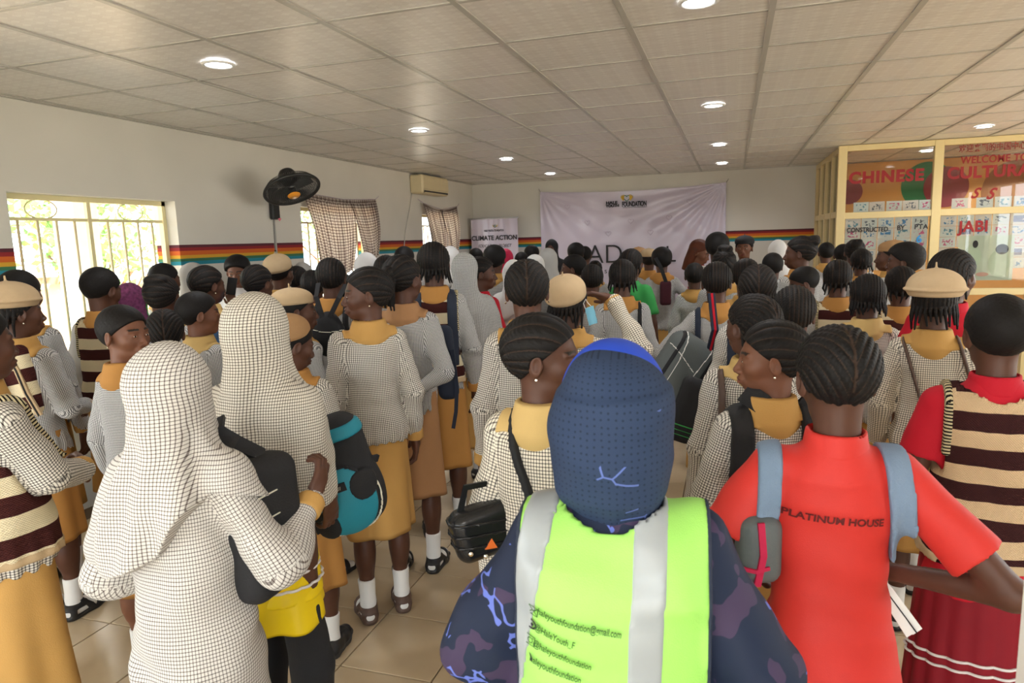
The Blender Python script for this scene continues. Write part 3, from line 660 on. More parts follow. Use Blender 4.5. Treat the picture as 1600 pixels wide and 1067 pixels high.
        if extra and extra.get('tucked'):
            G = np.maximum(np.maximum(XF(EL((0, .016, .044), (.098, .116, .117), .01), C, R).f(gr.X, gr.Y, gr.Z), 1.52-gr.Z), -(F2+.0)*0-1).astype(f32); V, Q = gr.net(G); parts.append(('under_cap', mesh_np('under_cap', V, Q), 'blue'))
    # skirt / trousers
    if bottom in ('skirt', 'pleat'):
        sw = (extra or {}).get('sw', 1.0)
        nt_, nz = (96, 26) if q < 2 else ((64, 14) if q == 2 else (36, 8)); zt = .93 if top != 'tee' else .80
        zz = np.linspace(zt, hem, nz); th = np.linspace(0, 2*math.pi, nt_, endpoint=False); VV = []
        for z in zz:
            t = (zt-z)/(zt-hem); a = (.132+.022*t**.8)*sw; b = .102+.030*t; w_ = t**1.2
            if bottom == 'pleat': fo = .010*np.abs(np.sin(th*9+seed))*(.3+t)
            else: fo = w_*(.012*np.sin(th*4+seed)+.007*np.sin(th*7+seed*2+z*3))
            r = np.stack([np.sin(th)*(a+fo), -np.cos(th)*(b+fo)+.0, np.full(nt_, z)+w_*.006*np.sin(th*2+seed)], -1); VV.append(r)
        VV.append(VV[-1]*np.array([.96, .96, 1])+np.array([0, 0, .004])); VV.append(VV[-3]*np.array([.93, .93, 1]))
        V = np.concatenate(VV); m = len(VV); i = np.arange(m-1)[:, None]*nt_; j = np.arange(nt_)[None]; j2 = (j+1) % nt_
        Q = np.stack([i+j2, i+j, i+nt_+j, i+nt_+j2], -1).reshape(-1, 4); parts.append(('skirt', mesh_np('skirt', V, Q), botm))
        if extra and extra.get('lines'):
            for zl in extra['lines']:
                b = MB(); t = (zt-zl)/(zt-hem); a = (.132+.022*t**.8)*sw+.003; bb = .102+.030*t+.003; pts = []
                for q_ in np.linspace(0, 2*math.pi, 120, endpoint=False):
                    fo = .010*abs(math.sin(q_*9+seed))*(.3+t); pts.append((math.sin(q_)*(a+fo), -math.cos(q_)*(bb+fo), zl+(t**1.2)*.006*math.sin(q_*2+seed)+.008*math.sin(q_*1.0+1)))
                b.tube(pts, .0042, 6, closed=True); me = bpy.data.meshes.new('hem_line'); me.from_pydata(b.v, [], b.f); me.update(); parts.append(('hem_line', me, 'whiteline'))
    if bottom == 'trousers' or (extra and extra.get('leggings')):
        P = [LOFT([(.78, 0, .13, .11), (.94, 0, .13, .105)], .03)] if bottom == 'trousers' else []
        for s in (-1, 1): o = stance*s; zt_ = .84 if bottom == 'trousers' else .66; P += [RC((s*.070, -.005, zt_), (s*.082, .01+o, .46), .080 if zt_ > .8 else .06, .062, .03), RC((s*.082, .01+o, .46), (s*.080, -.012+o, .08), .064, .052, .02, flat=True)]
        g = Grid(np.min([p.lo for p in P], 0), np.max([p.hi for p in P], 0), cres*1.2); V, Q = g.net(g.field(P)+wrinkle(seed+3, .004)(g.X, g.Y, g.Z).astype(f32)); parts.append(('trousers', mesh_np('trousers', V, Q), botm if bottom == 'trousers' else 'black'))
    # socks and shoes
    if shoes:
        for s in (-1, 1):
            o = stance*s; fp = [p for p in foot_prims(stance) if (p.lo[0]+p.hi[0])*s > 0]
            lg = [RC((s*.0813, -.008+o, .20), (s*.080, -.012+o, .09), .0385, .034, .01, flat=False)]
            sr = (.0055, .007, .011, .016)[q]
            sf = [RC((s*.0815, -.006+o, .215), (s*.080, -.012+o, .09), .0395, .0335, .012)]+fp
            top_z = .20
            g = Grid((s*.09-.05, -.09+o, -.004), (s*.09+.05, .175+o, .23), sr); F = g.field(sf); V, Q = g.net(np.maximum(F, np.maximum(g.Z-top_z, .010-g.Z)).astype(f32)); parts.append(('sock', mesh_np('sock', V, Q), 'white'))
            F0 = g.field(fp); fpz = np.maximum(F0, 0*g.Z)
            foot2 = g.field([RC((s*.080, -.032+o, .02), (s*.090, .08+o, .02), .038, .043, .02), RC((s*.090, .08+o, .02), (s*.096, .138+o, .02), .043, .034, .02)])
            sole = np.maximum(np.maximum(foot2, g.Z-.022), -.0-g.Z).astype(f32)
            if shoes == 'sneaker':
                up = np.maximum(F0-.010, np.maximum(g.Z-(.075+.25*np.maximum(-(g.Y-o)-.0, 0)), .015-g.Z)); V, Q = g.net(up.astype(f32)); parts.append(('shoe', mesh_np('shoe', V, Q), 'shoe')); V, Q = g.net(np.maximum(np.maximum(foot2-.004, g.Z-.028), -g.Z).astype(f32)); parts.append(('shoe_sole', mesh_np('shoe_sole', V, Q), 'sole'))
                for k in range(4):
                    b = MB(); yy = .035+.018*k+o; zt2 = .088-.010*k; b.tube([(s*.086-.022, yy, zt2-.012), (s*.086-.01, yy+.003, zt2), (s*.086+.01, yy+.003, zt2), (s*.086+.022, yy, zt2-.012)], .003, 5); me = bpy.data.meshes.new('lace'); me.from_pydata(b.v, [], b.f); me.update(); parts.append(('lace', me, 'black'))
            else:
                yy = g.Y-o; bands = np.minimum.reduce([np.abs(yy-.095+0*g.Z)-.018, np.maximum(np.abs(yy-.03+(g.Z-.05)*.8)-.017, -1.+0*g.Z), np.maximum(np.abs(g.Z-.062)-.014, yy-.035), np.maximum(np.abs(yy+.048)-.012, g.Z-.07)])
                bands = np.maximum(bands, np.maximum(g.Z-.088, .008-g.Z)); V, Q = g.net(np.minimum(np.maximum(F0-.0085, bands), sole).astype(f32)); parts.append(('sandal', mesh_np('sandal', V, Q), 'shoe' if shoes == 'sandal' else 'browns'))
    return parts

_cache = {}
PEOPLE = {}
def person(key, u, v, zc, rz=0., label='', H=None, place=None, group=None, lift=.012, **kw):
    """rz: body heading in degrees, 0 = towards the banner wall, positive = turned left"""
    P = at(u, v, zc) if place is None else np.array(place, float)
    q = kw.get('q'); 
    if q is None: q = kw['q'] = 0 if zc < 1.9 else (1 if zc < 3.3 else (2 if zc < 5.2 else 3))
    hatlift = {'beret': .035, 'beretflat': .06, 'beretdeep': .035, 'hijab': .016}.get(kw.get('hat'), lift)
    if kw.get('hair') in ('bun', 'pony2', 'crown') and not kw.get('hat'): hatlift = .03
    s = (H if H else P[2])/(1.578+hatlift)
    for a in ('hy', 'hp', 'hr'):
        if a in kw: kw[a] = math.radians(kw[a])
    ck = None
    if q == 3:
        kw['seed'] = kw.get('seed', 0) % 2; ck = repr(sorted(kw.items(), key=lambda t: t[0]))
    if ck and ck in _cache: parts = _cache[ck]
    else:
        parts = build_person(**kw)
        if ck: _cache[ck] = parts
    root = empty('person', (P[0], P[1], 0), math.radians(rz), label=label, cat='person', group=group or 'students standing in the crowd'); root.scale = (s, s, s)
    last_eye = None
    for nm, me, mt in parts:
        par = root
        if nm in ('iris',): par = last_eye
        if nm == 'shoe_sole' or nm == 'lace': par = last_shoe
        o = link(nm, me, MAT[mt], par)
        if nm == 'eye': last_eye = o
        if nm == 'shoe': last_shoe = o
    PEOPLE[key] = (root, s); return root
def child_of(key, name):
    for o in PEOPLE[key][0].children:
        if o.name.split('.')[0] == name: return o
# ------------------------------------------------------------------ the room
ZC = 2.63; XW, XR, YB, YR = -4.13, 4.5, 10.85, -2.2; YP, XP = 8.6, 1.16
def wallmat():
    m, nt, N, L, B = nodemat('painted_wall'); B.inputs['Roughness'].default_value = .75; B.inputs['Specular IOR Level'].default_value = .25
    tc = N.new('ShaderNodeTexCoord'); sp = N.new('ShaderNodeSeparateXYZ'); L.new(tc.outputs['Object'], sp.inputs[0])
    cr = N.new('ShaderNodeValToRGB'); cr.color_ramp.interpolation = 'CONSTANT'; el = cr.color_ramp.elements
    t = mth(N, L, 'DIVIDE', mth(N, L, 'SUBTRACT', sp.outputs[2], 1.5), .3)
    cols = [(0, srgb(222, 219, 210)), ((1.583-1.5)/.3, srgb(46, 140, 160)), ((1.612-1.5)/.3, srgb(70, 120, 84)), ((1.634-1.5)/.3, srgb(222, 168, 54)), ((1.66-1.5)/.3, srgb(214, 104, 44)), ((1.694-1.5)/.3, srgb(150, 44, 48)), ((1.72-1.5)/.3, srgb(96, 46, 56)), ((1.742-1.5)/.3, srgb(224, 219, 208))]
    while len(el) < len(cols): el.new(.5)
    for e, (p, c) in zip(el, cols): e.position = p; e.color = rgba(c)
    L.new(t, cr.inputs[0]); nz = N.new('ShaderNodeTexNoise'); nz.inputs['Scale'].default_value = 1.3; L.new(tc.outputs['Object'], nz.inputs['Vector'])
    mx = N.new('ShaderNodeMix'); mx.data_type = 'RGBA'; mx.blend_type = 'MULTIPLY'; mx.inputs[0].default_value = .25; L.new(cr.outputs[0], mx.inputs[6]); L.new(nz.outputs['Fac'], mx.inputs[7])
    L.new(mx.outputs[2], B.inputs['Base Color'])
    n2 = N.new('ShaderNodeTexNoise'); n2.inputs['Scale'].default_value = 60; L.new(tc.outputs['Object'], n2.inputs['Vector'])
    bp = N.new('ShaderNodeBump'); bp.inputs['Strength'].default_value = .12; bp.inputs['Distance'].default_value = .004; L.new(n2.outputs['Fac'], bp.inputs['Height']); L.new(bp.outputs[0], B.inputs['Normal'])
    return m
M_wall = wallmat(); M_cream = plain('cream_painted_metal', srgb(226, 212, 164), .45, noise=.04); M_reveal = plain('white_plaster', srgb(228, 226, 218), .8)
M_bar = plain('cream_security_bar', srgb(222, 206, 168), .5); M_dark = plain('dark_gasket', (.02, .02, .018), .6)
def openwall(name, axis, pos, thick, a0, a1, ops, z0, z1, d=1):
    """a wall box with rectangular openings; axis 'x' = plane of constant x"""
    b = MB(); cur = a0
    def bx(p, q, r, s_):
        if axis == 'x': b.box((min(pos, pos+thick), p, r), (max(pos, pos+thick), q, s_))
        else: b.box((p, min(pos, pos+thick), r), (q, max(pos, pos+thick), s_))
    for (p, q, zl, zh) in ops: bx(cur, p, z0, z1); bx(p, q, z0, zl); bx(p, q, zh, z1); cur = q
    bx(cur, a1, z0, z1); return tag(b.build(name, M_wall), kind='structure')
openwall('wall_left', 'x', XW, -.22, YR, YB, [(-1.2, 1.2, .85, 2.08), (3.05, 4.36, .85, 2.08), (6.0, 7.42, .85, 2.10), (8.85, 10.15, .85, 2.10)], -.2, ZC+.12)
openwall('wall_back', 'y', YB, .2, XW-.22, XR+.2, [], -.2, ZC+.12)
openwall('wall_right', 'x', XR, .2, YR, YB, [(.3, 1.4, .8, 2.4), (2.2, 5.0, .8, 2.4), (5.6, 8.0, .8, 2.4)], -.2, ZC+.12)  # unseen windows, added and sized for side fill and glass reflections
openwall('wall_rear', 'y', YR, -.2, XW-.22, XR+.2, [(-3.9, -.9, .6, 2.5), (-.5, 2.3, .1, 2.5)], -.2, ZC+.12)  # unseen openings added behind the camera to light the foreground
# floor: glazed tiles of 40 cm on a screed with open joints
def tilemat():
    m, nt, N, L, B = nodemat('beige_glazed_tile'); B.inputs['Roughness'].default_value = .16; B.inputs['Specular IOR Level'].default_value = .5
    oi = N.new('ShaderNodeObjectInfo'); tc = N.new('ShaderNodeTexCoord'); nz = N.new('ShaderNodeTexNoise'); nz.inputs['Scale'].default_value = 5; nz.inputs['Detail'].default_value = 6
    ge = N.new('ShaderNodeNewGeometry'); L.new(ge.outputs['Position'], nz.inputs['Vector'])
    mx = N.new('ShaderNodeMix'); mx.data_type = 'RGBA'; f = mth(N, L, 'ADD', mth(N, L, 'MULTIPLY', oi.outputs['Random'], .35), mth(N, L, 'MULTIPLY', nz.outputs['Fac'], .65)); L.new(f, mx.inputs[0])
    mx.inputs[6].default_value = rgba(srgb(176, 156, 126)); mx.inputs[7].default_value = rgba(srgb(206, 186, 154)); L.new(mx.outputs[2], B.inputs['Base Color'])
    rn = N.new('ShaderNodeMapRange'); rn.inputs[3].default_value = .12; rn.inputs[4].default_value = .32; L.new(nz.outputs['Fac'], rn.inputs[0]); L.new(rn.outputs[0], B.inputs['Roughness']); return m
floor = MB(); floor.box((XW-.2, YR-.2, -.2), (XR+.2, YB+.2, -.008)); floor = tag(floor.build('floor', plain('dark_grout', srgb(96, 78, 60), .9)), kind='structure')
M_tile = tilemat(); tb = MB(); tb.box((-.2005, -.2005, -.012), (.2005, .2005, 0), .0018); tme = None
X0, Y0, TS = -1.50+.203, 2.22+.203, .4065
rest = MB(); cells = []
for i in range(-8, 16):
    for j in range(-12, 22):
        cx, cy = X0+i*TS, Y0+j*TS
        if cx-.2 < XW or cx+.2 > XR+.15 or cy-.2 < YR or cy+.2 > YB+.1: continue
        dd = np.array([cx, cy, -CAM_H]); zz = dd@_F; uu = 800+FPX*(dd@_R)/zz if zz > .3 else -1e5; vv = 533-FPX*(dd@_U)/zz if zz > .3 else 1e5
        cells.append((0 if (-150 < uu < 1750 and 0 < vv < 1250) else 1, cx*cx+cy*cy, cx, cy))
cells.sort()
for k, (a_, d_, cx, cy) in enumerate(cells):
    if k < 230 and a_ == 0:
        if tme is None: o = tb.build('floor_tile', M_tile, floor); tme = o.data
        else: o = link('floor_tile', tme, None, floor)
        o.location = (cx, cy, 0); o.rotation_euler = (random.uniform(-.0006, .0006), random.uniform(-.0006, .0006), 0)
    else: rest.box((cx-.2005, cy-.2005, -.012), (cx+.2005, cy+.2005, 0))
tag(rest.build('floor_tile_field', M_tile, floor), kind='stuff')
# ceiling: embossed PVC lay-in panels on a white T grid
def panelmat():
    m, nt, N, L, B = nodemat('embossed_ceiling_panel'); B.inputs['Roughness'].default_value = .33; B.inputs['Specular IOR Level'].default_value = .5
    tc = N.new('ShaderNodeTexCoord'); sp = N.new('ShaderNodeSeparateXYZ'); L.new(tc.outputs['Object'], sp.inputs[0])
    def tri(s, f, ph=0.): return mth(N, L, 'ABSOLUTE', mth(N, L, 'SUBTRACT', mth(N, L, 'FRACT', mth(N, L, 'ADD', mth(N, L, 'MULTIPLY', s, f), ph)), .5))
    x, y = sp.outputs[0], sp.outputs[1]
    a = mth(N, L, 'GREATER_THAN', tri(x, 1/.148), .34); b = mth(N, L, 'GREATER_THAN', tri(y, 1/.148), .34)
    c = mth(N, L, 'LESS_THAN', mth(N, L, 'ADD', tri(x, 1/.074), tri(y, 1/.049)), .34)
    d = mth(N, L, 'GREATER_THAN', mth(N, L, 'ADD', tri(x, 1/.037), tri(y, 1/.037)), .6)
    h = mth(N, L, 'ADD', mth(N, L, 'MULTIPLY', mth(N, L, 'MAXIMUM', a, b), .5), mth(N, L, 'ADD', mth(N, L, 'MULTIPLY', c, 1.), mth(N, L, 'MULTIPLY', d, .3)))
    bp = N.new('ShaderNodeBump'); bp.inputs['Strength'].default_value = .42; bp.inputs['Distance'].default_value = .0022; L.new(h, bp.inputs['Height']); L.new(bp.outputs[0], B.inputs['Normal'])
    cm = N.new('ShaderNodeMix'); cm.data_type = 'RGBA'; cm.inputs[6].default_value = rgba(srgb(214, 208, 202)); cm.inputs[7].default_value = rgba(srgb(228, 224, 218)); L.new(mth(N, L, 'MULTIPLY', h, .6), cm.inputs[0]); L.new(cm.outputs[2], B.inputs['Base Color']); return m
ceil = MB(); ceil.box((XW-.22, YR-.2, ZC+.10), (XR+.2, YB+.2, ZC+.25)); ceil = tag(ceil.build('ceiling', plain('ceiling_void', (.3, .29, .28), .9)), kind='structure')
M_pan = panelmat(); M_grid = plain('white_tee_grid', srgb(176, 172, 164), .3)
GX, GY = -.4555, 2.6635; pme = None; rest = MB()
def pan_geo(w, d):
    b = MB(); b.box((-w/2, -d/2, 0), (w/2, d/2, .008)); return b
for i in range(-7, 9):
    for j in range(-9, 14):
        x0, x1, y0, y1 = GX+.6*i, GX+.6*i+.6, GY+.6017*j, GY+.6017*j+.6017
        x0c, x1c, y0c, y1c = max(x0, XW), min(x1, XR), max(y0, YR), min(y1, YB)
        if x1c-x0c < .03 or y1c-y0c < .03: continue
        if j < 0: rest.box((x0c+.008, y0c+.008, ZC+.004), (x1c-.008, y1c-.008, ZC+.012)); continue
        if pme is None: pme = pan_geo(.584, .586).build('ceiling_panel', M_pan, ceil, ((x0+x1)/2, (y0+y1)/2, ZC+.004)).data; continue
        o = link('ceiling_panel', pme, None, ceil, ((x0c+x1c)/2, (y0c+y1c)/2, ZC+.004+random.uniform(0, .0012)), (random.uniform(-.003, .003), random.uniform(-.003, .003), 0))
        o.scale = ((x1c-x0c)/.6, (y1c-y0c)/.6017, 1)
tag(rest.build('ceiling_panel_field', M_pan, ceil), kind='stuff')
for i in range(-6, 9):
    b = MB(); x = GX+.6*i; b.box((x-.0135, YR, ZC-.002), (x+.0135, YB, ZC+.004)); b.box((x-.002, YR, ZC+.004), (x+.002, YB, ZC+.03)); b.build('main_tee', M_grid, ceil)
for j in range(-8, 14):
    b = MB(); y = GY+.6017*j
    if y > YB: continue
    b.box((XW, y-.011, ZC+.0005), (XR, y+.011, ZC+.0042)); b.build('cross_tee', M_grid, ceil)
for (p, q) in (((XW, YR, ZC-.001), (XW+.022, YB, ZC+.004)), ((XW, YB-.022, ZC-.001), (XR, YB, ZC+.004))):
    b = MB(); b.box(p, q); b.build('edge_trim', M_grid, ceil)
# downlights
M_lamp = plain('lit_diffuser', (.9, .93, 1), .5, emit=(.93, .96, 1.0), estr=14); M_ring = plain('lamp_ring', (.75, .75, .75), .3)
for ci, xx in enumerate((-2.50, -.145, 2.25)):
    for rj, yy in enumerate((3.02, 5.38, 7.72, 9.75)) :
        t = empty('ceiling_downlight', (xx, yy, ZC), label='round lit downlight, %s row from the camera, %s' % (('nearest', 'second', 'third', 'farthest')[rj], ('column nearest the windowed wall', 'middle column', 'column on the glazed partition side')[ci]), cat='ceiling light', group='round ceiling downlights')
        b = MB(); b.lathe([(.082, .0), (.082, -.006), (.066, -.010), (.062, -.004)], 28); b.build('trim_ring', M_ring, t, smooth=True)
        b = MB(); b.lathe([(1e-4, -.0065), (.062, -.0055)], 28); b.build('diffuser', M_lamp, t, smooth=True)
        s = light('downlight_beam', 'SPOT', (xx, yy, ZC-.02), (0, 0, 0), 38 if not (ci == 2 and rj == 3) else 130, (.96, .97, 1)); s.data.spot_size = 2.6; s.data.spot_blend = .8; s.data.shadow_soft_size = .06
for xx, yy in ((3.7, 9.75),):  # extra lamp, added to brighten the room behind the glass
    s = light('downlight_beam', 'SPOT', (xx, yy, ZC-.02), (0, 0, 0), 130, (.96, .97, 1)); s.data.spot_size = 2.6; s.data.shadow_soft_size = .06
    t = empty('ceiling_downlight', (xx, yy, ZC), label='added round downlight brightening the glazed corner room by its far wall', cat='ceiling light', group='round ceiling downlights'); b = MB(); b.lathe([(.082, .0), (.082, -.006), (.066, -.010), (.062, -.004)], 28); b.build('trim_ring', M_ring, t, smooth=True); b = MB(); b.lathe([(1e-4, -.0065), (.062, -.0055)], 28); b.build('diffuser', M_lamp, t, smooth=True)
# windows
def window(n, y0, y1, z0, z1, bars, orn=False):
    t = tag(MB().box((XW-.14, y0, z0), (XW-.10, y0+.035, z1)).box((XW-.14, y1-.035, z0), (XW-.10, y1, z1)).box((XW-.14, y0, z1-.035), (XW-.10, y1, z1)).box((XW-.14, y0, z0), (XW-.10, y1, z0+.035)).build('window_%d' % n, M_cream), kind='structure')
    ym = (y0+y1)/2-.02; b = MB(); b.box((XW-.13, ym-.014, z0), (XW-.105, ym+.014, z1)); b.build('mullion', M_cream, t)
    b = MB(); b.box((XW-.13, y0, z1-.165), (XW-.108, y1, z1-.145)); b.build('transom', M_cream, t)
    k = 0; yy = y0+bars
    while yy < y1-.03:
        if abs(yy-ym) > .04: b = MB(); b.tube([(XW-.118, yy, z0), (XW-.118, yy, z1-.155)], .009, 6); b.build('security_bar', M_bar, t, smooth=True)
        yy += bars
    if orn:
        for c in ((y0+ym)/2-.02, (ym+y1)/2+.02):
            b = MB(); b.tube([(XW-.118, c+.11*math.cos(a), z1-.09+.062*math.sin(a)) for a in np.linspace(0, 2*math.pi, 28, endpoint=False)], .0045, 5, closed=True); b.build('ring_ornament', M_bar, t, smooth=True)
    b = MB(); b.box((XW-.30, y0-.04, z0-.05), (XW+.02, y1+.04, z0)); b.build('window_sill', M_reveal, t)
    return t
window(1, 3.05, 4.36, .85, 2.08, .131, True); window(2, 6.0, 7.42, .85, 2.10, .14, True); window(3, 8.85, 10.15, .85, 2.10, .14)
# plain frames in unseen openings, added behind the camera for light
for nm, p, q in (('window_4', (-3.9, YR-.12, .6), (-.9, YR-.08, 2.5)), ):
    b = MB()
    for k in range(5): x = p[0]+(q[0]-p[0])*k/4; b.box((x-.02, p[1], .6), (x+.02, q[1], 2.5))
    b.box((p[0], p[1], 1.5), (q[0], q[1], 1.54)); tag(b.build(nm, M_cream), kind='structure')
b = MB()
for k in range(4): x = -.5+2.8*k/3; b.box((x-.03, YR-.12, .0), (x+.03, YR-.08, 2.5))
tag(b.build('added_door_2', M_cream), kind='structure')  # unseen doorway frame, added with its opening to let light in
for k, (y0, y1) in enumerate(((.3, 1.4), (2.2, 5.0), (5.6, 8.0))):
    b = MB()
    for m_ in range(4): y = y0+(y1-y0)*m_/3; b.box((XR+.08, y-.02, .8), (XR+.12, y+.02, 2.4))
    tag(b.build('window_%d' % (5+k), M_cream), kind='structure')  # frames of the unseen right-hand windows added for fill light
b = MB(); b.box((XW, 4.42, 0), (XW+.012, 5.95, .09)); b.box((XW, 7.46, 0), (XW+.012, 8.8, .09)); tag(b.build('baseboard_left', plain('brown_skirting', srgb(110, 84, 60), .4)), kind='structure')
b = MB(); b.box((XW, YB-.012, 0), (XP, YB, .09)); tag(b.build('baseboard_back', plain('brown_skirting_tile', srgb(110, 84, 60), .4)), kind='structure')
# white pillar at the photographer's right
M_pl = plain('white_pillar_paint', srgb(226, 224, 216), .5)
pl = tag(MB().box((.378, .90, 0), (.498, 1.02, ZC), .004).build('column', M_pl), kind='structure')
b = MB(); b.box((.372, .894, 0), (.504, 1.026, .09), .002); b.build('plinth', bpy.data.materials['brown_skirting'], pl)

# ------------------------------------------------------------------ outside
M_soil = plain('sandy_ground', srgb(206, 178, 140), .95, noise=.15, nscale=.6); M_fac = plain('peach_facade', srgb(236, 196, 150), .9); M_pill = plain('white_veranda_paint', srgb(235, 232, 224), .8)
b = MB(); b.box((-60, -30, -2.2), (-8.2, 60, -2.0)); tag(b.build('ground_outside', M_soil), kind='structure')
b = MB(); b.box((-8.2, -30, -2.2), (-4.35, 60, -.12)); tag(b.build('ground_terrace', plain('concrete_terrace', srgb(190, 184, 172), .9)), kind='structure')
b = MB(); b.box((-30, -40, -.4), (60, YR-.2, -.2)); b.box((XR+.2, YR-.2, -.4), (60, 60, -.2)); tag(b.build('ground_yard', plain('pale_yard_paving', srgb(186, 176, 158), .9)), kind='structure')
b = MB(); b.box((-6.4, -4, 2.75), (6, 13, 2.95)); tag(b.build('roof_slab', M_reveal), kind='structure')
for k, yy in enumerate((1.9, 5.2, 8.6, 12.0)):
    b = MB(); b.box((-6.3, yy-.14, -.12), (-6.02, yy+.14, 2.75), .01); tag(b.build('column_veranda', M_pill), kind='structure')
bl = empty('classroom_block', (-22, 6, -2), label='low peach building with dark windows seen through the barred window', cat='building')
b = MB(); b.box((-3, -9, 0), (0, 12, 2.7)); b.build('wall_panel', M_fac, bl)
b = MB(); b.box((-3.4, -9.4, 2.7), (.5, 12.4, 2.95)); b.build('roof_sheet', plain('rust_roof', srgb(150, 100, 78), .8), bl)
for k in range(7):
    b = MB(); b.box((.0, -8+2.8*k, .9), (.05, -6.8+2.8*k, 2.2)); b.build('window', plain('dark_window', (.08, .08, .1), .3) if k == 0 else bpy.data.materials['dark_window'], bl)
M_leaf = plain('tree_leaf', srgb(140, 178, 112), .7, noise=.35, nscale=3); M_bark = plain('tree_bark', srgb(110, 84, 64), .9)
for k, (x, y, hh, rr, lb) in enumerate(((-15, 3.2, 4.2, 1.9, 'broad leafy tree behind the barred window, nearest its left jamb'), (-17, 8.2, 5.0, 2.3, 'tall leafy tree beyond the white veranda column'), (-13.5, 12.0, 4.6, 1.8, 'leafy tree seen between the columns, nearest the right jamb of the barred window'), (-19, 17, 5.5, 2.6, 'far leafy tree behind the first curtained window'), (-16, 25, 5.5, 2.6, 'far leafy tree behind the second curtained window'))):
    t = empty('tree', (x, y, -2), label=lb, cat='tree', group='trees outside the windows')
    b = MB(); b.tube([(0, 0, 0), (.1, .05, hh*.4), (-.05, .1, hh*.75)], [.16, .12, .06], 8)
    for q in range(5): a = q*1.26; b.tube([(.05, .05, hh*.4+.12*q), (math.cos(a)*rr*.6, math.sin(a)*rr*.6, hh*.7+.15*q)], [.06, .02], 6)
    b.build('trunk', M_bark, t, smooth=True)
    rs = np.random.RandomState(k); n = 1500; cl = rs.normal(size=(26, 3)); cl /= np.linalg.norm(cl, axis=1)[:, None]; cl *= rr*rs.uniform(.35, .85, (26, 1)); P = cl[rs.randint(0, 26, n)]+rs.normal(size=(n, 3))*rr*.2+np.array([0, 0, hh]); A_ = rs.normal(size=(n, 3)); A_ /= np.linalg.norm(A_, axis=1)[:, None]; B_ = np.cross(A_, rs.normal(size=(n, 3))); B_ /= np.linalg.norm(B_, axis=1)[:, None]
    V = np.stack([P-A_*.13, P+B_*.07, P+A_*.13, P-B_*.07], 1).reshape(-1, 3); tag(link('foliage', mesh_np('foliage', V, np.arange(n*4).reshape(-1, 4), smooth=False), M_leaf, t), kind='stuff')
# ------------------------------------------------------------------ things on the walls
def text(name, body, size, mat, parent=None, loc=(0, 0, 0), rot=(math.pi/2, 0, 0), extrude=.001, bold=0., ax='LEFT', sx=1., shear=0., space=1.):
    c = bpy.data.curves.new(name, 'FONT'); c.body = body; c.size = size; c.extrude = extrude; c.offset = bold; c.align_x = ax; c.shear = shear; c.space_character = space
    tmp = bpy.data.objects.new(name, c); me = bpy.data.meshes.new_from_object(tmp); bpy.data.objects.remove(tmp); me.materials.clear(); me.materials.append(mat); me.name = name
    o = bpy.data.objects.new(name, me); COL.objects.link(o); o.location = loc; o.rotation_euler = rot; o.scale = (sx, 1, 1)
    if parent: o.parent = parent
    return o
P_black = plain('black_print', (.02, .018, .02), .6); P_red = plain('red_sign_paint', srgb(142, 6, 16), .5); P_dred = plain('dark_red_paint', srgb(120, 26, 28), .5)
P_blue = plain('blue_print', srgb(40, 130, 190), .6); P_pink = plain('rose_print', srgb(220, 80, 130), .6); P_gold = plain('gold_print', srgb(216, 176, 60), .6); P_green = plain('green_print', srgb(50, 120, 80), .6); P_faint = plain('faint_print', srgb(168, 152, 172), .7)
# --- main backdrop banner, hung from two upper corners, creased vinyl
M_vinyl = plain('lilac_vinyl', srgb(198, 188, 204), .24, noise=.05, nscale=3, spec=.5)
bx0, bx1, bz0, bz1 = -2.95, -.095, .55, 2.455
ban = empty('backdrop_banner', ((bx0+bx1)/2, YB-.03, bz0), label='large creased lilac vinyl banner with a foundation logo hung on the back wall', cat='banner')
NX, NZ = 150, 100; U_, W_ = np.meshgrid(np.linspace(0, 1, NX), np.linspace(0, 1, NZ), indexing='ij')
X = bx0+(bx1-bx0)*U_; Z = bz0+(bz1-bz0)*W_; sag = .055*np.sin(U_*math.pi)*W_**3; Z = Z-sag
dL = np.hypot(U_*2.9, (1-W_)*1.9); dR = np.hypot((1-U_)*2.9, (1-W_)*1.9); aL = np.arctan2((1-W_)*1.9, U_*2.9+1e-3); aR = np.arctan2((1-W_)*1.9, (1-U_)*2.9+1e-3)
rel = .011*np.sin(aR*26)*np.exp(-dR/1.3)*(dR > .05)+.007*np.sin(aL*22+1)*np.exp(-dL/.9)+.004*np.sin(U_*31+3*np.sin(W_*5))+.005*np.sin(U_*9+W_*13)*1+.006*np.abs(np.sin((U_*.9+W_*1.7)*9+2*np.sin(U_*7)))**3*np.clip(U_*1.6-.5, 0, 1)
Y = YB-.034+rel-.004
V = np.stack([X-(bx0+bx1)/2, Y-(YB-.03), Z-bz0], -1).reshape(-1, 3); I = np.arange(NX*NZ).reshape(NX, NZ); Q = np.stack([I[:-1, :-1], I[1:, :-1], I[1:, 1:], I[:-1, 1:]], -1).reshape(-1, 4)
Vb = V+np.array([0, .0012, 0]); link('vinyl_sheet', mesh_np('vinyl_sheet', np.concatenate([V, Vb]), np.concatenate([Q, Q[:, ::-1]+len(V)])), M_vinyl, ban)
for xx in (bx0, bx1): b = MB(); b.tube([(xx-(bx0+bx1)/2, .02, bz1-bz0), (xx-(bx0+bx1)/2+(.03 if xx == bx1 else -.03), .025, bz1-bz0+.05)], .003, 5); b.build('hanging_cord', P_black, ban)
def heart(cx, cz, r, y, th, name, mat, par):
    pts = []
    for t in np.linspace(0, 2*math.pi, 40, endpoint=False): pts.append((cx+r*16*math.sin(t)**3/16, y, cz+r*(13*math.cos(t)-5*math.cos(2*t)-2*math.cos(3*t)-math.cos(4*t))/16))
    b = MB(); b.tube(pts, th, 5, closed=True); return b.build(name, mat, par)
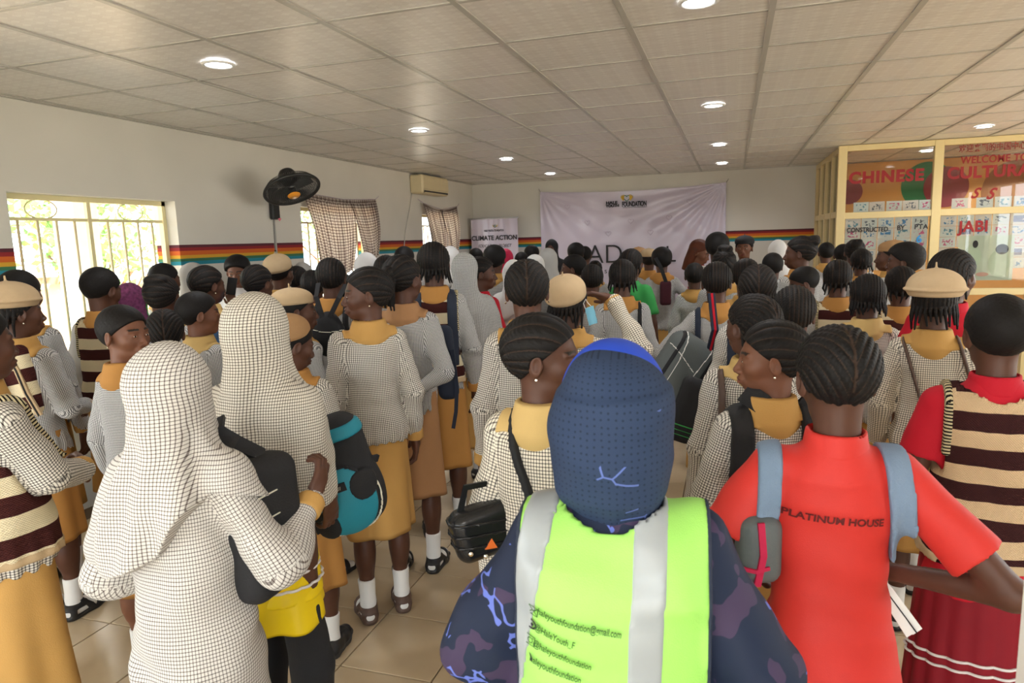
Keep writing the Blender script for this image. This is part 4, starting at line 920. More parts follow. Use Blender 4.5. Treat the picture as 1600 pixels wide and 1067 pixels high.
cxm = (bx0+bx1)/2; lo = lambda x, z: (x-cxm, -.028, z-bz0)
text('printed_text', 'FOUNDATION', .105, P_black, ban, lo(-1.635, 2.165), bold=.004, sx=.56, space=.95, extrude=.002)
text('printed_text', 'HALE', .060, P_black, ban, lo(-1.885, 2.212), bold=.003, sx=1.25, extrude=.002); text('printed_text', 'YOUTH', .052, P_black, ban, lo(-1.885, 2.168), bold=.003, sx=1.14, extrude=.002)
b = MB(); b.box((-1.62-cxm, -.031, 2.145-bz0), (-1.25-cxm, -.029, 2.152-bz0)); b.build('printed_rule', P_black, ban)
heart(-1.56-cxm, 2.292-bz0, .052, -.03, .005, 'printed_heart', P_green, ban)
for s in (-1, 1):
    for k in range(4): b = MB(); a = .5+.42*k; b.tube([(-1.56-cxm+s*.052, -.03, 2.26-bz0), (-1.56-cxm+s*(.052+.055*math.cos(a)*.9), -.03, 2.275-bz0+.055*math.sin(a)+.015)], [.010, .006], 6); b.build('printed_leaf', P_gold, ban)
for hx, hz in ((-2.18, 1.94), (-1.5, 1.94), (-.92, 1.97), (-1.85, 1.76), (-1.2, 1.76), (-.62, 2.2), (-2.5, 2.2)): heart(hx-cxm, hz-bz0, .042, -.03, .0025, 'faint_heart', P_faint, ban)
text('printed_text', 'AD', .42, P_black, ban, lo(-2.20, 1.30), bold=-.004, sx=.98, extrude=.002); text('printed_text', 'L', .36, P_black, ban, lo(-.985, 1.30), bold=-.003, extrude=.002); text('printed_text', 's', .12, P_black, ban, lo(-1.92, 1.14), extrude=.002)
# --- roll-up stand
ru = empty('roll_up_stand', (-3.66, YB-.30, 0), label='narrow white roll-up stand reading CLIMATE ACTION in the far corner', cat='banner')
b = MB(); b.box((-.42, -.12, 0), (.42, .12, .07), .012); b.build('base', plain('silver_base', (.6, .6, .62), .3, metal=.6), ru)
NX, NZ = 50, 40; U_, W_ = np.meshgrid(np.linspace(-1, 1, NX), np.linspace(0, 1, NZ), indexing='ij'); V = np.stack([U_*.40, .004*np.sin(U_*14+W_*2)*(.3+W_)+.004*np.sin(U_*5), .07+W_*1.985], -1).reshape(-1, 3); I = np.arange(NX*NZ).reshape(NX, NZ); Q = np.stack([I[:-1, :-1], I[1:, :-1], I[1:, 1:], I[:-1, 1:]], -1).reshape(-1, 4)
link('printed_sheet', mesh_np('printed_sheet', np.concatenate([V, V+[0, .0015, 0]]), np.concatenate([Q, Q[:, ::-1]+len(V)])), M_vinyl, ru)
b = MB(); b.tube([(-.41, 0, 2.06), (.41, 0, 2.06)], .012, 8); b.build('top_rail', plain('grey_rail', (.45, .45, .45), .4), ru, smooth=True)
b = MB(); b.tube([(0, .04, .07), (0, .02, 2.06)], .009, 6); b.build('support_pole', M_ring, ru)
text('printed_text', 'CLIMATE ACTION', .102, P_black, ru, (0, -.012, 1.715), ax='CENTER', bold=.003, sx=.94, extrude=.001)
text('printed_text', 'EDUCATION PROJECT', .068, P_black, ru, (0, -.012, 1.60), ax='CENTER', shear=.4, extrude=.001, sx=.82)
text('printed_text', 'HALE YOUTH FOUNDATION', .046, P_black, ru, (0, -.012, 1.85), ax='CENTER', extrude=.001, sx=.56, bold=.001)
heart(0.02, 1.935, .022, -.012, .003, 'printed_heart', P_green, ru)
for s in (-1, 1): b = MB(); b.tube([(.02+s*.022, -.012, 1.92), (.02+s*.045, -.012, 1.955)], [.006, .004], 5); b.build('printed_leaf', P_gold, ru)
# --- wall fan
M_fan = plain('black_fan_plastic', (.02, .02, .02), .35, noise=.1); M_badge = plain('amber_badge', srgb(228, 150, 50), .25, noise=.2)
fan = empty('wall_fan', (XW, 5.55, 2.12), label='black round wall fan with an amber hub tilted downward beside the curtained window', cat='fan')
b = MB(); b.box((0, -.055, -.16), (.05, .055, .16), .012); b.build('wall_plate', M_fan, fan)
b = MB(); b.tube([(.04, 0, .05), (.16, .0, .10), (.26, 0, .10)], [.045, .035, .03], 12); b.build('arm', M_fan, fan, smooth=True)
fd = at(457, 298, 5.95)-np.array([XW, 5.55, 2.12])
Rf = Vector(-(_R*.36-_U*.90-_F*.20)).to_track_quat('Z', 'Y').to_matrix().to_4x4()
head = MB(); head.lathe([(1e-4, .20), (.06, .195), (.075, .17), (.075, .09), (.05, .06), (1e-4, .05)], 20); h = head.build('motor_housing', M_fan, fan, smooth=True); h.matrix_local = Matrix.Translation(fd)@Rf
gd = MB()
for rr in np.linspace(.05, .225, 12):
    zz = -.045*(1-(rr/.235)**2); gd.tube([(rr*math.cos(a), rr*math.sin(a), zz) for a in np.linspace(0, 2*math.pi, 36, endpoint=False)], .0022, 4, closed=True)
for a in np.linspace(0, 2*math.pi, 84, endpoint=False):
    gd.tube([(r_*math.cos(a), r_*math.sin(a), -.045*(1-(r_/.235)**2)) for r_ in (.04, .1, .16, .21, .232)]+[(.235*math.cos(a), .235*math.sin(a), .03), (.20*math.cos(a), .20*math.sin(a), .07), (.07*math.cos(a), .07*math.sin(a), .095)], .002, 4)
g_ = gd.build('wire_guard', M_fan, h)
b = MB(); b.tube([(.236*math.cos(a), .236*math.sin(a), .01) for a in np.linspace(0, 2*math.pi, 40, endpoint=False)], .014, 8, closed=True); b.build('guard_rim', M_fan, h, smooth=True)
b = MB(); b.lathe([(1e-4, -.058), (.05, -.054), (.056, -.045)], 20); b.build('hub_badge', M_badge, h, smooth=True)
for k in range(3):
    b = MB(); a = k*2.09; V = []
    for r_ in np.linspace(.04, .20, 7):
        for t, zz in ((-.35, .045), (.0, .03), (.40, .0)): V.append((r_*math.cos(a+t*(1.1-.5*r_/.2)), r_*math.sin(a+t*(1.1-.5*r_/.2)), zz))
    b.add(V, [(i*3+j, i*3+j+1, i*3+j+4, i*3+j+3) for i in range(6) for j in range(2)]); b.build('blade', plain('grey_fan_blade', (.12, .12, .12), .3) if k == 0 else bpy.data.materials['grey_fan_blade'], h, smooth=True)
b = MB(); b.box((.0, -.012, -.65), (.014, .012, -.16)); b.build('cable_duct', plain('grey_duct', srgb(170, 166, 158), .5), fan)
b = MB(); b.tube([(.03, -.03, -.15), (.028, -.04, -.44)], .0025, 5); b.lathe([(1e-4, -.46), (.012, -.455), (1e-4, -.44)], 8, (.028, -.04, 0)); b.build('pull_cord', M_fan, fan)
b = MB(); b.lathe([(1e-4, .02), (.018, .012), (1e-4, -.012)], 10, (.06, .02, -.165)); b.build('indicator', plain('pink_indicator', srgb(220, 110, 130), .4), fan, smooth=True)
# --- split air conditioner
ac = empty('air_conditioner', (XW, 8.95, 2.36), label='cream split air conditioner high on the wall between the two curtained windows', cat='air conditioner')
M_ac = plain('aged_cream_plastic', srgb(216, 200, 160), .4)
b = MB(); b.box((0, -.44, 0), (.19, .44, .25), .02); b.build('casing', M_ac, ac)
b = MB(); b.box((.185, -.42, .06), (.200, .42, .215), .006); b.build('front_panel', M_ac, ac)
for k in range(5): b = MB(); b.box((.03+.03*k, -.40, .2495), (.045+.03*k, .40, .2535)); b.build('intake_grille', P_black, ac)
b = MB(); b.box((.11, -.40, .012), (.196, .40, .04)); b.build('outlet_slot', P_black, ac)
b = MB(); b.box((.17, -.39, .008), (.2, .39, .018)); b.build('outlet_flap', M_ac, ac)
b = MB(); b.tube([(.02, -.42, .02), (.012, -.50, -.2), (.012, -.66, -.5), (.012, -.74, -.75), (.012, -.75, -1.5)], .006, 6); b.build('drain_cable', plain('white_cable', srgb(200, 196, 188), .5), ac, smooth=True)
# --- gathered check curtains, each on its string
def curtain(label, y0, y1, zt, knots, dip=.02):
    t = empty('window_curtain', (XW+.05, y0, zt), label=label, cat='curtain')
    b = MB(); b.tube([(-.04, -.08, .05), (.0, 0, .0), (0, (y1-y0)/2, -dip), (0, y1-y0, 0), (-.03, y1-y0+.14, .045)], .003, 5); b.build('curtain_string', P_faint, t)
    for (a, c, yk, zk, sp) in knots:   # panel from a..c gathered to a knot at (yk, zk)
        n, m = 90, 46; uu = np.linspace(0, 1, n); V = []; UV = []
        for i, w_ in enumerate(np.linspace(0, 1, m)):
            g = w_**1.5*(1-sp); yy = (a+(c-a)*uu)*(1-g)+yk*g; zz = -dip*np.sin(((a+(c-a)*uu)/(y1-y0))*math.pi)+w_*(zk)+.05*np.sin(uu*math.pi)*w_*(-1)*1
            amp = .012+.02*w_; xx = amp*np.sin(uu*math.pi*2*9+w_*2)+.006*np.sin(uu*40)+.02*w_+.03*np.sin(w_*math.pi)
            if i < 3: xx = .01*np.sin(uu*90)
            V.append(np.stack([xx, yy, zz], -1)); UV.append(np.stack([uu*(c-a)*1.35, np.full(n, -w_*abs(zk))], -1))
        V = np.concatenate(V); UV = np.concatenate(UV); I = np.arange(m*n).reshape(m, n); Q = np.stack([I[:-1, :-1], I[1:, :-1], I[1:, 1:], I[:-1, 1:]], -1).reshape(-1, 4)
        link('curtain_panel', mesh_np('curtain_panel', V, Q, uv=UV[Q].reshape(-1, 2)), MAT['net2'], t)
    return t
def netmat():
    m = check('sheer_check_cloth', (.62, .55, .50), (.10, .06, .06), .030, .40); nt = m.node_tree; N = nt.nodes; L = nt.links
    B = N['Principled BSDF']; tr = N.new('ShaderNodeBsdfTranslucent'); tr.inputs[0].default_value = (.75, .62, .55, 1); mx = N.new('ShaderNodeMixShader'); mx.inputs[0].default_value = .62
    L.new(B.outputs[0], mx.inputs[1]); L.new(tr.outputs[0], mx.inputs[2]); src = B.inputs['Base Color'].links[0].from_socket; L.new(src, tr.inputs[0])
    L.new(mx.outputs[0], N['Material Output'].inputs[0]); return m
MAT['net2'] = netmat()
curtain('grey check curtain knotted below, on the window beside the fan', 6.0, 7.46, 2.235, [(.0, .92, .52, -.78, .62), (.86, 1.46, 1.30, -.66, .38)], .035)
curtain('short grey check curtain tied back, on the window nearest the far corner', 8.80, 10.05, 2.25, [(.0, .66, .50, -.72, .45), (.58, 1.22, .95, -.70, .5)], .07)

# ------------------------------------------------------------------ glazed partition of the corner room
gp = empty('glazed_partition', (XP, YP, 0), label='cream framed glass partition with red lettering and picture cards', cat='partition')
M_al = plain('cream_aluminium', srgb(214, 194, 142), .38, noise=.03)
def glassmat():
    m, nt, N, L, B = nodemat('clear_pane'); N.remove(B); t = N.new('ShaderNodeBsdfTransparent'); g = N.new('ShaderNodeBsdfGlossy'); g.inputs['Roughness'].default_value = .015; t.inputs[0].default_value = (.93, .94, .93, 1)
    fr = N.new('ShaderNodeFresnel'); fr.inputs[0].default_value = 1.5; mx = N.new('ShaderNodeMixShader'); L.new(fr.outputs[0], mx.inputs[0]); L.new(t.outputs[0], mx.inputs[1]); L.new(g.outputs[0], mx.inputs[2]); L.new(mx.outputs[0], N['Material Output'].inputs[0]); return m
M_glass = glassmat()
fx = [0, .93, 1.86, 2.79, XR-XP]
for k, x in enumerate(fx): b = MB(); wd = .045; x = min(x, XR-XP-.04); b.box((x-wd+.01 if k else -.045, -.035, 0), (x+wd+.01 if k else .045, .035, ZC-.002), .004); b.build('post', M_al, gp)
for z in (.05, 1.0, 1.86, ZC-.03): b = MB(); b.box((.045, -.03, z-.035), (XR-XP-.05, .03, z+.035 if z < 2.5 else ZC-.002), .003); b.build('rail', M_al, gp)
for k in range(4):
    for z0, z1 in ((.085, .965), (1.035, 1.825), (1.895, ZC-.06)): b = MB(); b.box((fx[k]+.05, -.004, z0), (fx[k+1]-.04, .004, z1)); b.build('pane', M_glass, gp)
sy = [0, .60, 1.18, 1.72, YB-YP]
for k, y in enumerate(sy[1:]): y = min(y, YB-YP-.03); b = MB(); b.box((-.035, y-.032, 0), (.035, y+.032, ZC-.002), .004); b.build('post', M_al, gp)
for k in range(4):
    for z in (.05, 1.0, 1.88, ZC-.03): b = MB(); b.box((-.03, sy[k]+.03, z-.035), (.03, sy[k+1]-.03, min(z+.035, ZC-.002)), .003); b.build('rail', M_al, gp)
    for z0, z1 in ((.085, .965), (1.035, 1.845), (1.915, ZC-.06)): b = MB(); b.box((-.004, sy[k]+.035, z0), (.004, sy[k+1]-.035, z1)); b.build('pane', M_glass, gp)
    b = MB(); b.box((.008, sy[k+1]-.046, 1.04), (.016, sy[k+1]-.034, ZC-.06)); b.build('gasket', M_dark, gp)
L_ = lambda x, z, y=-.008: (x-XP, y, z)
def sign(s, x, z, size, mat, bold, sx=1., sp=1., sh=0., rz=0.): return text('lettering', s, size, mat, gp, L_(x, z), bold=bold, sx=sx, space=sp, shear=sh, rot=(math.pi/2, rz, 0), extrude=.0015)
sign('CHINESE', 1.232, 2.215, .172, P_red, .0075, 1.0, 1.12, .0); sign('CULTURAL', 2.19, 2.215, .165, P_red, .0065, .98, 1.06); sign('WELCOME TO', 2.31, 2.365, .105, P_red, .002, .86, 1.05)
sign('欢迎来到的中国中心', 2.285, 2.49, .085, P_dred, .0012, .80); sign('S', 2.42, 2.00, .15, P_red, .004, .9, 1, .5); sign('S', 2.56, 1.985, .16, P_red, .004, .9, 1, .5)
sign('JABI', 2.33, 1.645, .165, P_red, .0042, .95, 1.02); sign('CONSTRUCTED', 1.232, 1.675, .072, P_black, .0016, .80); sign('BY', 1.735, 1.685, .072, P_black, .0016, .9); sign('PTA', 1.905, 1.69, .072, P_black, .0016, .95, 1.15)
sign('6', 1.93, 1.545, .11, P_blue, .003); sign('7', 1.94, 1.42, .10, P_pink, .003)
def cardmat(name, ink, inv=False, sc=9):
    m, nt, N, L, B = nodemat(name); B.inputs['Roughness'].default_value = .35
    tc = N.new('ShaderNodeTexCoord'); oi = N.new('ShaderNodeObjectInfo'); ad = N.new('ShaderNodeVectorMath'); ad.operation = 'ADD'; L.new(tc.outputs['Object'], ad.inputs[0]); sc_ = N.new('ShaderNodeVectorMath'); sc_.operation = 'SCALE'; sc_.inputs[0].default_value = (7, 3, 5); L.new(oi.outputs['Random'], sc_.inputs[3]); L.new(sc_.outputs[0], ad.inputs[1])
    nz = N.new('ShaderNodeTexNoise'); nz.inputs['Scale'].default_value = sc*4; nz.inputs['Detail'].default_value = 3; L.new(ad.outputs[0], nz.inputs['Vector'])
    sp = N.new('ShaderNodeSeparateXYZ'); L.new(tc.outputs['Object'], sp.inputs[0])
    ins = mth(N, L, 'MULTIPLY', mth(N, L, 'LESS_THAN', mth(N, L, 'ABSOLUTE', sp.outputs[0]), .050), mth(N, L, 'LESS_THAN', mth(N, L, 'ABSOLUTE', sp.outputs[2]), .034))
    f = mth(N, L, 'MULTIPLY', ins, mth(N, L, 'GREATER_THAN', nz.outputs['Fac'], .36 if inv else .53))
    n2 = N.new('ShaderNodeTexNoise'); n2.inputs['Scale'].default_value = 30; L.new(ad.outputs[0], n2.inputs['Vector'])
    ic = N.new('ShaderNodeMix'); ic.data_type = 'RGBA'; L.new(n2.outputs['Fac'], ic.inputs[0]); ic.inputs[6].default_value = rgba(ink); ic.inputs[7].default_value = rgba([min(1, c*2+.1) for c in ink])
    bc = N.new('ShaderNodeMix'); bc.data_type = 'RGBA'; L.new(oi.outputs['Random'], bc.inputs[0]); bc.inputs[6].default_value = rgba(srgb(250, 236, 226)); bc.inputs[7].default_value = rgba(srgb(240, 246, 242))
    mx = N.new('ShaderNodeMix'); mx.data_type = 'RGBA'; L.new(f, mx.inputs[0]); L.new(bc.outputs[2], mx.inputs[6]); L.new(ic.outputs[2], mx.inputs[7]); L.new(mx.outputs[2], B.inputs['Base Color']); return m
CM = [cardmat('card_blue', srgb(40, 110, 160)), cardmat('card_slate', srgb(60, 66, 80)), cardmat('card_navy', srgb(50, 44, 110), True), cardmat('card_rose', srgb(190, 60, 110)), cardmat('card_teal', srgb(60, 120, 140))]
cme = []
for m_ in CM: b = MB(); b.box((-.077, -.0007, -.056), (.077, .0007, .056)); me = bpy.data.meshes.new('picture_card'); me.from_pydata(b.v, [], b.f); me.materials.append(m_); cme.append(me)
rs = random.Random(3)
def card(x, z, k, s=1., dx=0): link('picture_card', cme[k], None, gp, (x-XP, .007+rs.uniform(0, .002), z), (0, rs.uniform(-.03, .03), 0), (s, 1, s))
seq = {1.767: [4, 1, 0, 0, 1], 1.652: [3, 0, 0, 4, 3], 1.537: [3, 3, 4, 0, 3], 1.42: [4, 0, 3, 1, 3], 1.303: [0, 3, 1, 4, 3]}
for z, ks in seq.items():
    for i, k in enumerate(ks): card(1.295+.166*i, z, k, 1.03)
    for i, k in enumerate([0, 3, 0, 4, 2]):
        kk = (k+int(z*100)+i*2) % 5
        if z > 1.6: kk = [[0, 4, 0, 1, 2], [4, 2, 0, 3, 0]][0 if z > 1.7 else 1][i]
        if 1.25 < z < 1.45 and i in (1, 2, 3): continue
        card(2.235+.162*i, z, kk, 1.0)
    for i in range(5): card(3.16+.165*i, z, (i*3+int(z*50)) % 5, 1.02)
for i, (x, k) in enumerate(((1.37, 4), (1.53, 1), (1.70, 3), (1.86, 1), (2.02, 3), (2.33, 3), (2.56, 1), (2.73, 4), (2.90, 0), (3.2, 1), (3.4, 0), (3.6, 4))): card(x, 1.948, k, 1.0)
# large white poster with two dark-haired figures
b = MB(); b.box((-.26, -.001, -.24), (.26, .001, .24)); ps = b.build('poster', plain('pale_green_poster', srgb(226, 236, 214), .3), gp, L_(2.60, 1.36, .006))
for dx, dz, w_, h_, c in ((-.12, .02, .085, .12, 0), (.13, -.06, .10, .15, 0), (-.10, .15, .026, .040, 1), (.15, .09, .06, .055, 1)):
    b = MB(); b.add([(dx+w_*math.cos(a), -.003-.001*c, dz+h_*math.sin(a)) for a in np.linspace(0, 2*math.pi, 20, endpoint=False)], [tuple(range(19, -1, -1))]); b.build('printed_figure', P_black if c else plain('pale_shirt_print', srgb(206, 222, 196), .4), ps)
b = MB(); b.box((-.19, -.005, -.075), (-.115, -.004, -.015)); b.build('printed_book', P_black, ps)
b = MB(); b.add([(-.02+.06*math.cos(a), -.005, -.175+.022*math.sin(a)) for a in np.linspace(0, 2*math.pi, 20, endpoint=False)], [tuple(range(19, -1, -1))]); b.build('printed_hand', plain('hand_print', srgb(226, 180, 160), .4), ps)
# the room behind the glass: ochre walls with painted circles
M_och = plain('ochre_wall_paint', srgb(200, 144, 76), .7, noise=.04)
b = MB(); b.box((XP+.06, YB-.05, 0), (XR, YB-.002, ZC-.01)); tag(b.build('wall_inner', M_och), kind='structure')
b = MB(); b.box((XR-.03, YP+.05, 0), (XR-.002, YB-.05, ZC-.01)); tag(b.build('wall_inner_side', M_och), kind='structure')
for nm, q, r_, c, lb in (('painted_disc', (1449, 290), .32, srgb(30, 110, 60), 'green disc painted on the ochre wall behind the glass'), ('painted_disc', (1478, 292), .27, srgb(130, 36, 44), 'dark red disc overlapping the green one on the ochre wall'), ('painted_disc', (1327, 300), .17, srgb(130, 50, 60), 'small dark red disc behind the first cream post'), ('painted_disc', (1588, 298), .40, srgb(140, 86, 34), 'large brown disc painted on the ochre wall under the word CULTURAL')):
    d_ = _F+_R*(q[0]-800)/FPX-_U*(q[1]-533.5)/FPX; t_ = (YB-.055)/d_[1]; p = d_*t_+np.array([0, 0, CAM_H])
    b = MB(); b.lathe([(1e-4, 0), (r_, 0), (r_, -.004 if 'red' in lb else -.002)], 40); o = b.build(nm, plain('disc_paint', c, .6), None, (p[0], p[1]+(-.006 if 'overlapping' in lb else 0), p[2]), (math.pi/2, 0, 0)); tag(o, lb, 'wall painting')
# ------------------------------------------------------------------ the people, nearest first
def S(key, u, v, zc, rz, label, **kw): return person(key, u, v, zc, rz, label, **kw)
BK = lambda m='navy', x=.085, w_=.022: [('back', -x, w_, 0, m), ('back', x, w_, 0, m)]
# foreground
S('A', 957, 558, 1.14, 6, 'woman in a navy floral gown and headscarf wearing a fluorescent vest with printed contacts', group='adults in the crowd', seed=2, hat='hijab', hijm='dotted', hair=None,
  top='abaya', topm='floral', bottom=None, bw=.9, arms=(((.262, -.02, 1.04), (.15, .20, .99), (-.8, .5, .0), (-.3, -.6, -.3), .6), ((.262, -.02, 1.02), (.15, .20, .99), (-.8, .5, .0), (-.3, -.6, -.3), .6)), vest='lime', collar=None, shoes='sneaker', extra={'tucked': 1, 'fold': .55}, skin='skin1', cuff=False, q=0, hp=6)
S('B', 1310, 507, 1.42, 3, 'girl in a bright red house shirt with blue grey straps and upswept cornrows', group='students in house shirts', hy=8, seed=5, hair='chevron', top='tee', topm='red', bottom='skirt', botm='black', collar=None, neckband='red',
  bw=.9, arms=(((.285, -.04, 1.05), (.17, .10, .95), (-.5, .7, .0), (-.6, -.2, 0), .5), ((.35, -.10, 1.045), (.14, .06, 1.0), (-.9, .4, .0), (-.3, -.6, -.3), .5)), straps=[('pad', -.138, .025, -.04, 'denim', 1.08), ('pad', .118, .026, .10, 'denim', 1.07)], q=0, skin='skin0', hp=8)
S('C', 1562, 457, 1.86, -6, 'short haired student in a striped knit vest over a crimson shirt and maroon skirt', group='students in house shirts', hy=10, seed=8, hair='short', top='tee', topm='crimson', bottom='pleat', botm='maroon', hem=.33, bw=.9, collar=None, neckband='crimson', vest='knit2',
  arms=('low', 'low'), q=0, extra={'lines': (.50, .47), 'leggings': 1, 'sw': 1.15}, face=False)
S('D', 262, 533, 1.50, 8, 'girl in a white check hijab and matching long check tunic, nearest on the left', seed=4, hat='hijab', hijm='grid', hair=None, top='tunic', topm='grid', bottom=None, botm='black', collar=None,
  arms=(((.23, -.02, 1.02), (.10, .19, 1.0), (-.8, .5, .0), (-.3, -.6, -.3), .6), ((.245, .03, 1.04), (.25, .21, 1.13), (.1, .4, .5), (-1, .1, .2), .8)), q=0, extra={'fold': 1.5, 'hw': .95, 'rise': .12}, hijhem=1.09)
S('E', 399, 456, 1.90, 2, 'girl in a wide cream check hijab over a yellow dress, behind the white hijab', seed=9, hat='hijab', hijm='grid2', hair=None, top='tee', topm='yellow', bulk=.84, stance=.0, bottom='skirt', botm='yellow', hem=.62, collar=None,
  arms=('front', ((.120, .0, 1.10), (.125, .12, .96), (-.1, .3, -1), (-1, .1, 0), .7)), q=0, extra={'fold': .8, 'hw': 1.03, 'leggings': 1, 'sw': .84, 'lines': (.78, .74)}, hijhem=1.02)
S('F', 848, 488, 1.70, -8, 'girl with cornrows turned right in profile, shoulder bag strap across an ivory check blouse', seed=3, hair='side', top='blouse', topm='chki', hy=-78, skin='skin0', collar='gold3', arms=('down', 'front'), face=True, earr=True, q=0, straps=[('diag', -.06, .011, .35, 'black', .86)], extra=None)
S('BK', 1176, 458, 2.30, 10, 'girl with centre parted fishbone braids and a brown shoulder strap', seed=12, hair='chevtails', topm='chk', arms=('down', 'front'), hy=34, collar='gold3', q=1, straps=[('back', -.115, .010, 0, 'browns', 1.0)])
S('BL', 1206, 499, 1.9, 14, 'girl with gathered braids seen in left profile, black backpack straps on a check blouse', seed=14, hair='side', topm='chk', hy=78, skin='skin1', arms=('front', 'front'), collar='gold', face=True, earr=True, q=0, straps=[('back', -.10, .030, .0, 'black', 1.1), ('back', .10, .030, .0, 'black', 1.1)])
S('BL0', 1240, 480, 2.62, 0, 'girl whose dark braided crown shows just above the left profile girl', seed=15, hair='rows', topm='chkg', q=1, H=1.50)
S('H', 190, 475, 2.58, -5, 'short haired student looking back over the right shoulder, pearl ear stud', seed=16, hair='short', topm='chkg', hy=-84, arms=('down', 'down'), collar='gold2', face=True, earr=True, q=1, skin='skin1', botm='gold2')
S('I', 20, 430, 3.0, 10, 'girl in a flat tan beret at the left edge, looking right', seed=17, hair='dread', hat='beretflat', topm='chkg', hy=-32, collar='gold', q=1, face=True, earr=True, botm='gold2', skin='skin0', arms=('down', 'front'))
S('J', -50, 470, 1.86, -10, 'student in a striped knit vest and yellow skirt, cut off by the left edge', seed=18, hair='short', top='blouse', topm='chk', vest='knit', botm='gold', arms=('down', ((.150, .08, 1.08), (.05, .22, 1.05), (-.8, .5, .0), (-.3, -.6, -.3), .6)), q=1, hem=.42)
S('G', 570, 416, 2.95, 38, 'slim girl in a check blouse and golden skirt, head turned left in profile', seed=19, hair='side', topm='chk', hy=85, face=True, earr=True, q=1, arms=(((.19, -.03, 1.03), (.19, .03, .84), (.02, .12, -1), (-1, .1, 0), .5), ((.19, -.03, 1.03), (.21, .03, .81), (.02, .12, -1), (-1, .1, 0), .5)), shoes='sandalb', skin='skin0', hem=.41)
S('AF', 452, 487, 2.66, 16, 'student in a deep tan beret and ochre skirt carrying the teal backpack', hy=-50, seed=20, hair='short', hat='beretdeep', hatm='beret2', topm='chk', botm='gold2', q=1, collar='gold2', arms=('low', 'down'), shoes='sneaker', hp=14, hem=.36)
S('AC', 462, 450, 3.35, -20, 'boy in a small tan cap shown in right profile behind the cream check hijab', seed=21, hair='short', hat='cap', topm='chkg', q=1, hy=-34, face=True, collar='gold', arms=('akimbo', 'down'), skin='skin0')
S('AX', 822, 404, 2.62, 17, 'tall girl with a centre fishbone parting and protruding ears above the profile girl', seed=22, hair='chevron', topm='chk', q=1, collar='gold', earr=True, arms=('down', 'down'))
S('AY', 888, 424, 2.98, 5, 'student touching a tan beret with one hand, blue mask under the chin', seed=23, hair='dread', hat='beretdeep', topm='chki', q=1, collar='gold', hy=-17,
  arms=('low', ((.37, .03, 1.25), (.215, .09, 1.475), (-.9, -.05, .30), (-.1, -.3, -1), .35)))
S('BZ', 1463, 409, 2.72, -10, 'girl in a pale beret with a stalk, wide gold collar and thin brown straps', seed=24, hair='dread', hat='beretflat', topm='chki', q=1, collar='gold', arms=('down', 'down'), straps=[('back', -.10, .007, .30, 'browns', 1.0), ('back', .10, .007, .30, 'browns', 1.0)])
S('BJ', 1184, 412, 3.08, 2, 'girl with broad fishbone braids beaded at the ends, navy strap on her left shoulder', seed=25, hair='chevtails', topm='chk', q=1, arms=('down', 'down'), straps=[('back', -.11, .020, 0, 'navy', 1.0)])
S('BH', 1120, 408, 3.75, 3, 'girl with a smooth dark crown carrying the grey sports bag on a striped strap', seed=26, hair='rows', topm='chkg', q=1, collar='gold2', arms=('akimbo', 'down'), straps=[('back', -.10, .016, .0, 'navy', 1.0)])
S('BW', 1357, 427, 3.3, -4, 'girl with small side braids and a yellow collar, left of the pale beret', seed=27, hair='rowtails', topm='chk', q=1, collar='gold3')
S('BX', 1408, 415, 3.72, 4, 'girl with an orange collar and beige vest, half hidden by the pale beret', seed=28, hair='rowtails', topm='chkg', vest='knit', q=2, collar='gold2')
S('BY', 1492, 388, 2.98, -20, 'student in a red shirt with hanging twists behind the pale beret', seed=29, hair='dread', top='tee', topm='crimson', collar=None, neckband='crimson', q=1, hy=-28, group='students in house shirts')
S('BU', 1413, 380, 4.5, 30, 'short afro student in left profile in front of the picture cards', seed=30, hair='afro', topm='chkg', q=1, hy=45, face=True, collar='gold')
S('BV', 1310, 405, 4.05, -4, 'girl with straight back cornrows and a cream knit top, left of the small braids', seed=31, hair='rowtails', topm='chkg', vest='knit', q=2, collar='gold2')
S('AE', 516, 402, 4.0, 20, 'student with pinned up hair and a small black drawstring backpack', seed=32, hair='rows', topm='chkg', q=2, collar='gold2', arms=('down', 'akimbo'), straps=BK('black', .08, .016))
S('AI', 628, 397, 3.35, 10, 'girl with a beaded low ponytail, one hand held behind her tan skirt', seed=33, hair='pony', topm='chkg', q=1, collar='tan', botm='tan', arms=('down', 'back'), hy=-23, hem=.42)
S('AJ', 676, 377, 3.80, 20, 'tall student in a striped knit vest with a long navy sling backpack', seed=34, hair='rowtails', topm='chkg', vest='knit', q=1, collar='gold2', arms=('down', 'down'), straps=BK('navy', .09, .026), botm='gold2')
S('AK', 724, 394, 4.25, 22, 'girl in a very long pale grey check hijab beside the navy backpack', seed=35, hat='hijab', hijm='chkg', hair=None, topm='chkg', q=1, botm='gold', arms=('down', 'down'), extra={'fold': .7, 'hw': .98}, hijhem=.86)
S('S', 250, 423, 3.58, 20, 'girl with wide curved cornrows in front of the barred window', seed=36, hair='crown', topm='chkg', q=1, hy=0)
S('T', 253, 463, 2.98, 35, 'small girl with feather parted hair and a gold collar, left of the short haired profile', hy=5, seed=37, hair='chevron', topm='chkg', q=1, collar='gold2', H=1.45)
S('U', 309, 454, 3.3, -10, 'cropped hair boy in right profile beside the cream check hijab', seed=38, hair='short', topm='chkg', q=1, hy=-32, face=True, collar='gold3', skin='skin1')
S('Y', 402, 421, 4.3, 10, 'girl with swept back black hair just above the cream check hijab', seed=39, hair='side', topm='bluefl', q=1, hy=-17, collar=None, H=1.60)
S('V', 322, 414, 4.05, 0, 'girl with ear stud and long cornrows in a blue patterned blouse', seed=40, hair='side', topm='bluefl', q=2, hy=-18, earr=True, collar='gold3')
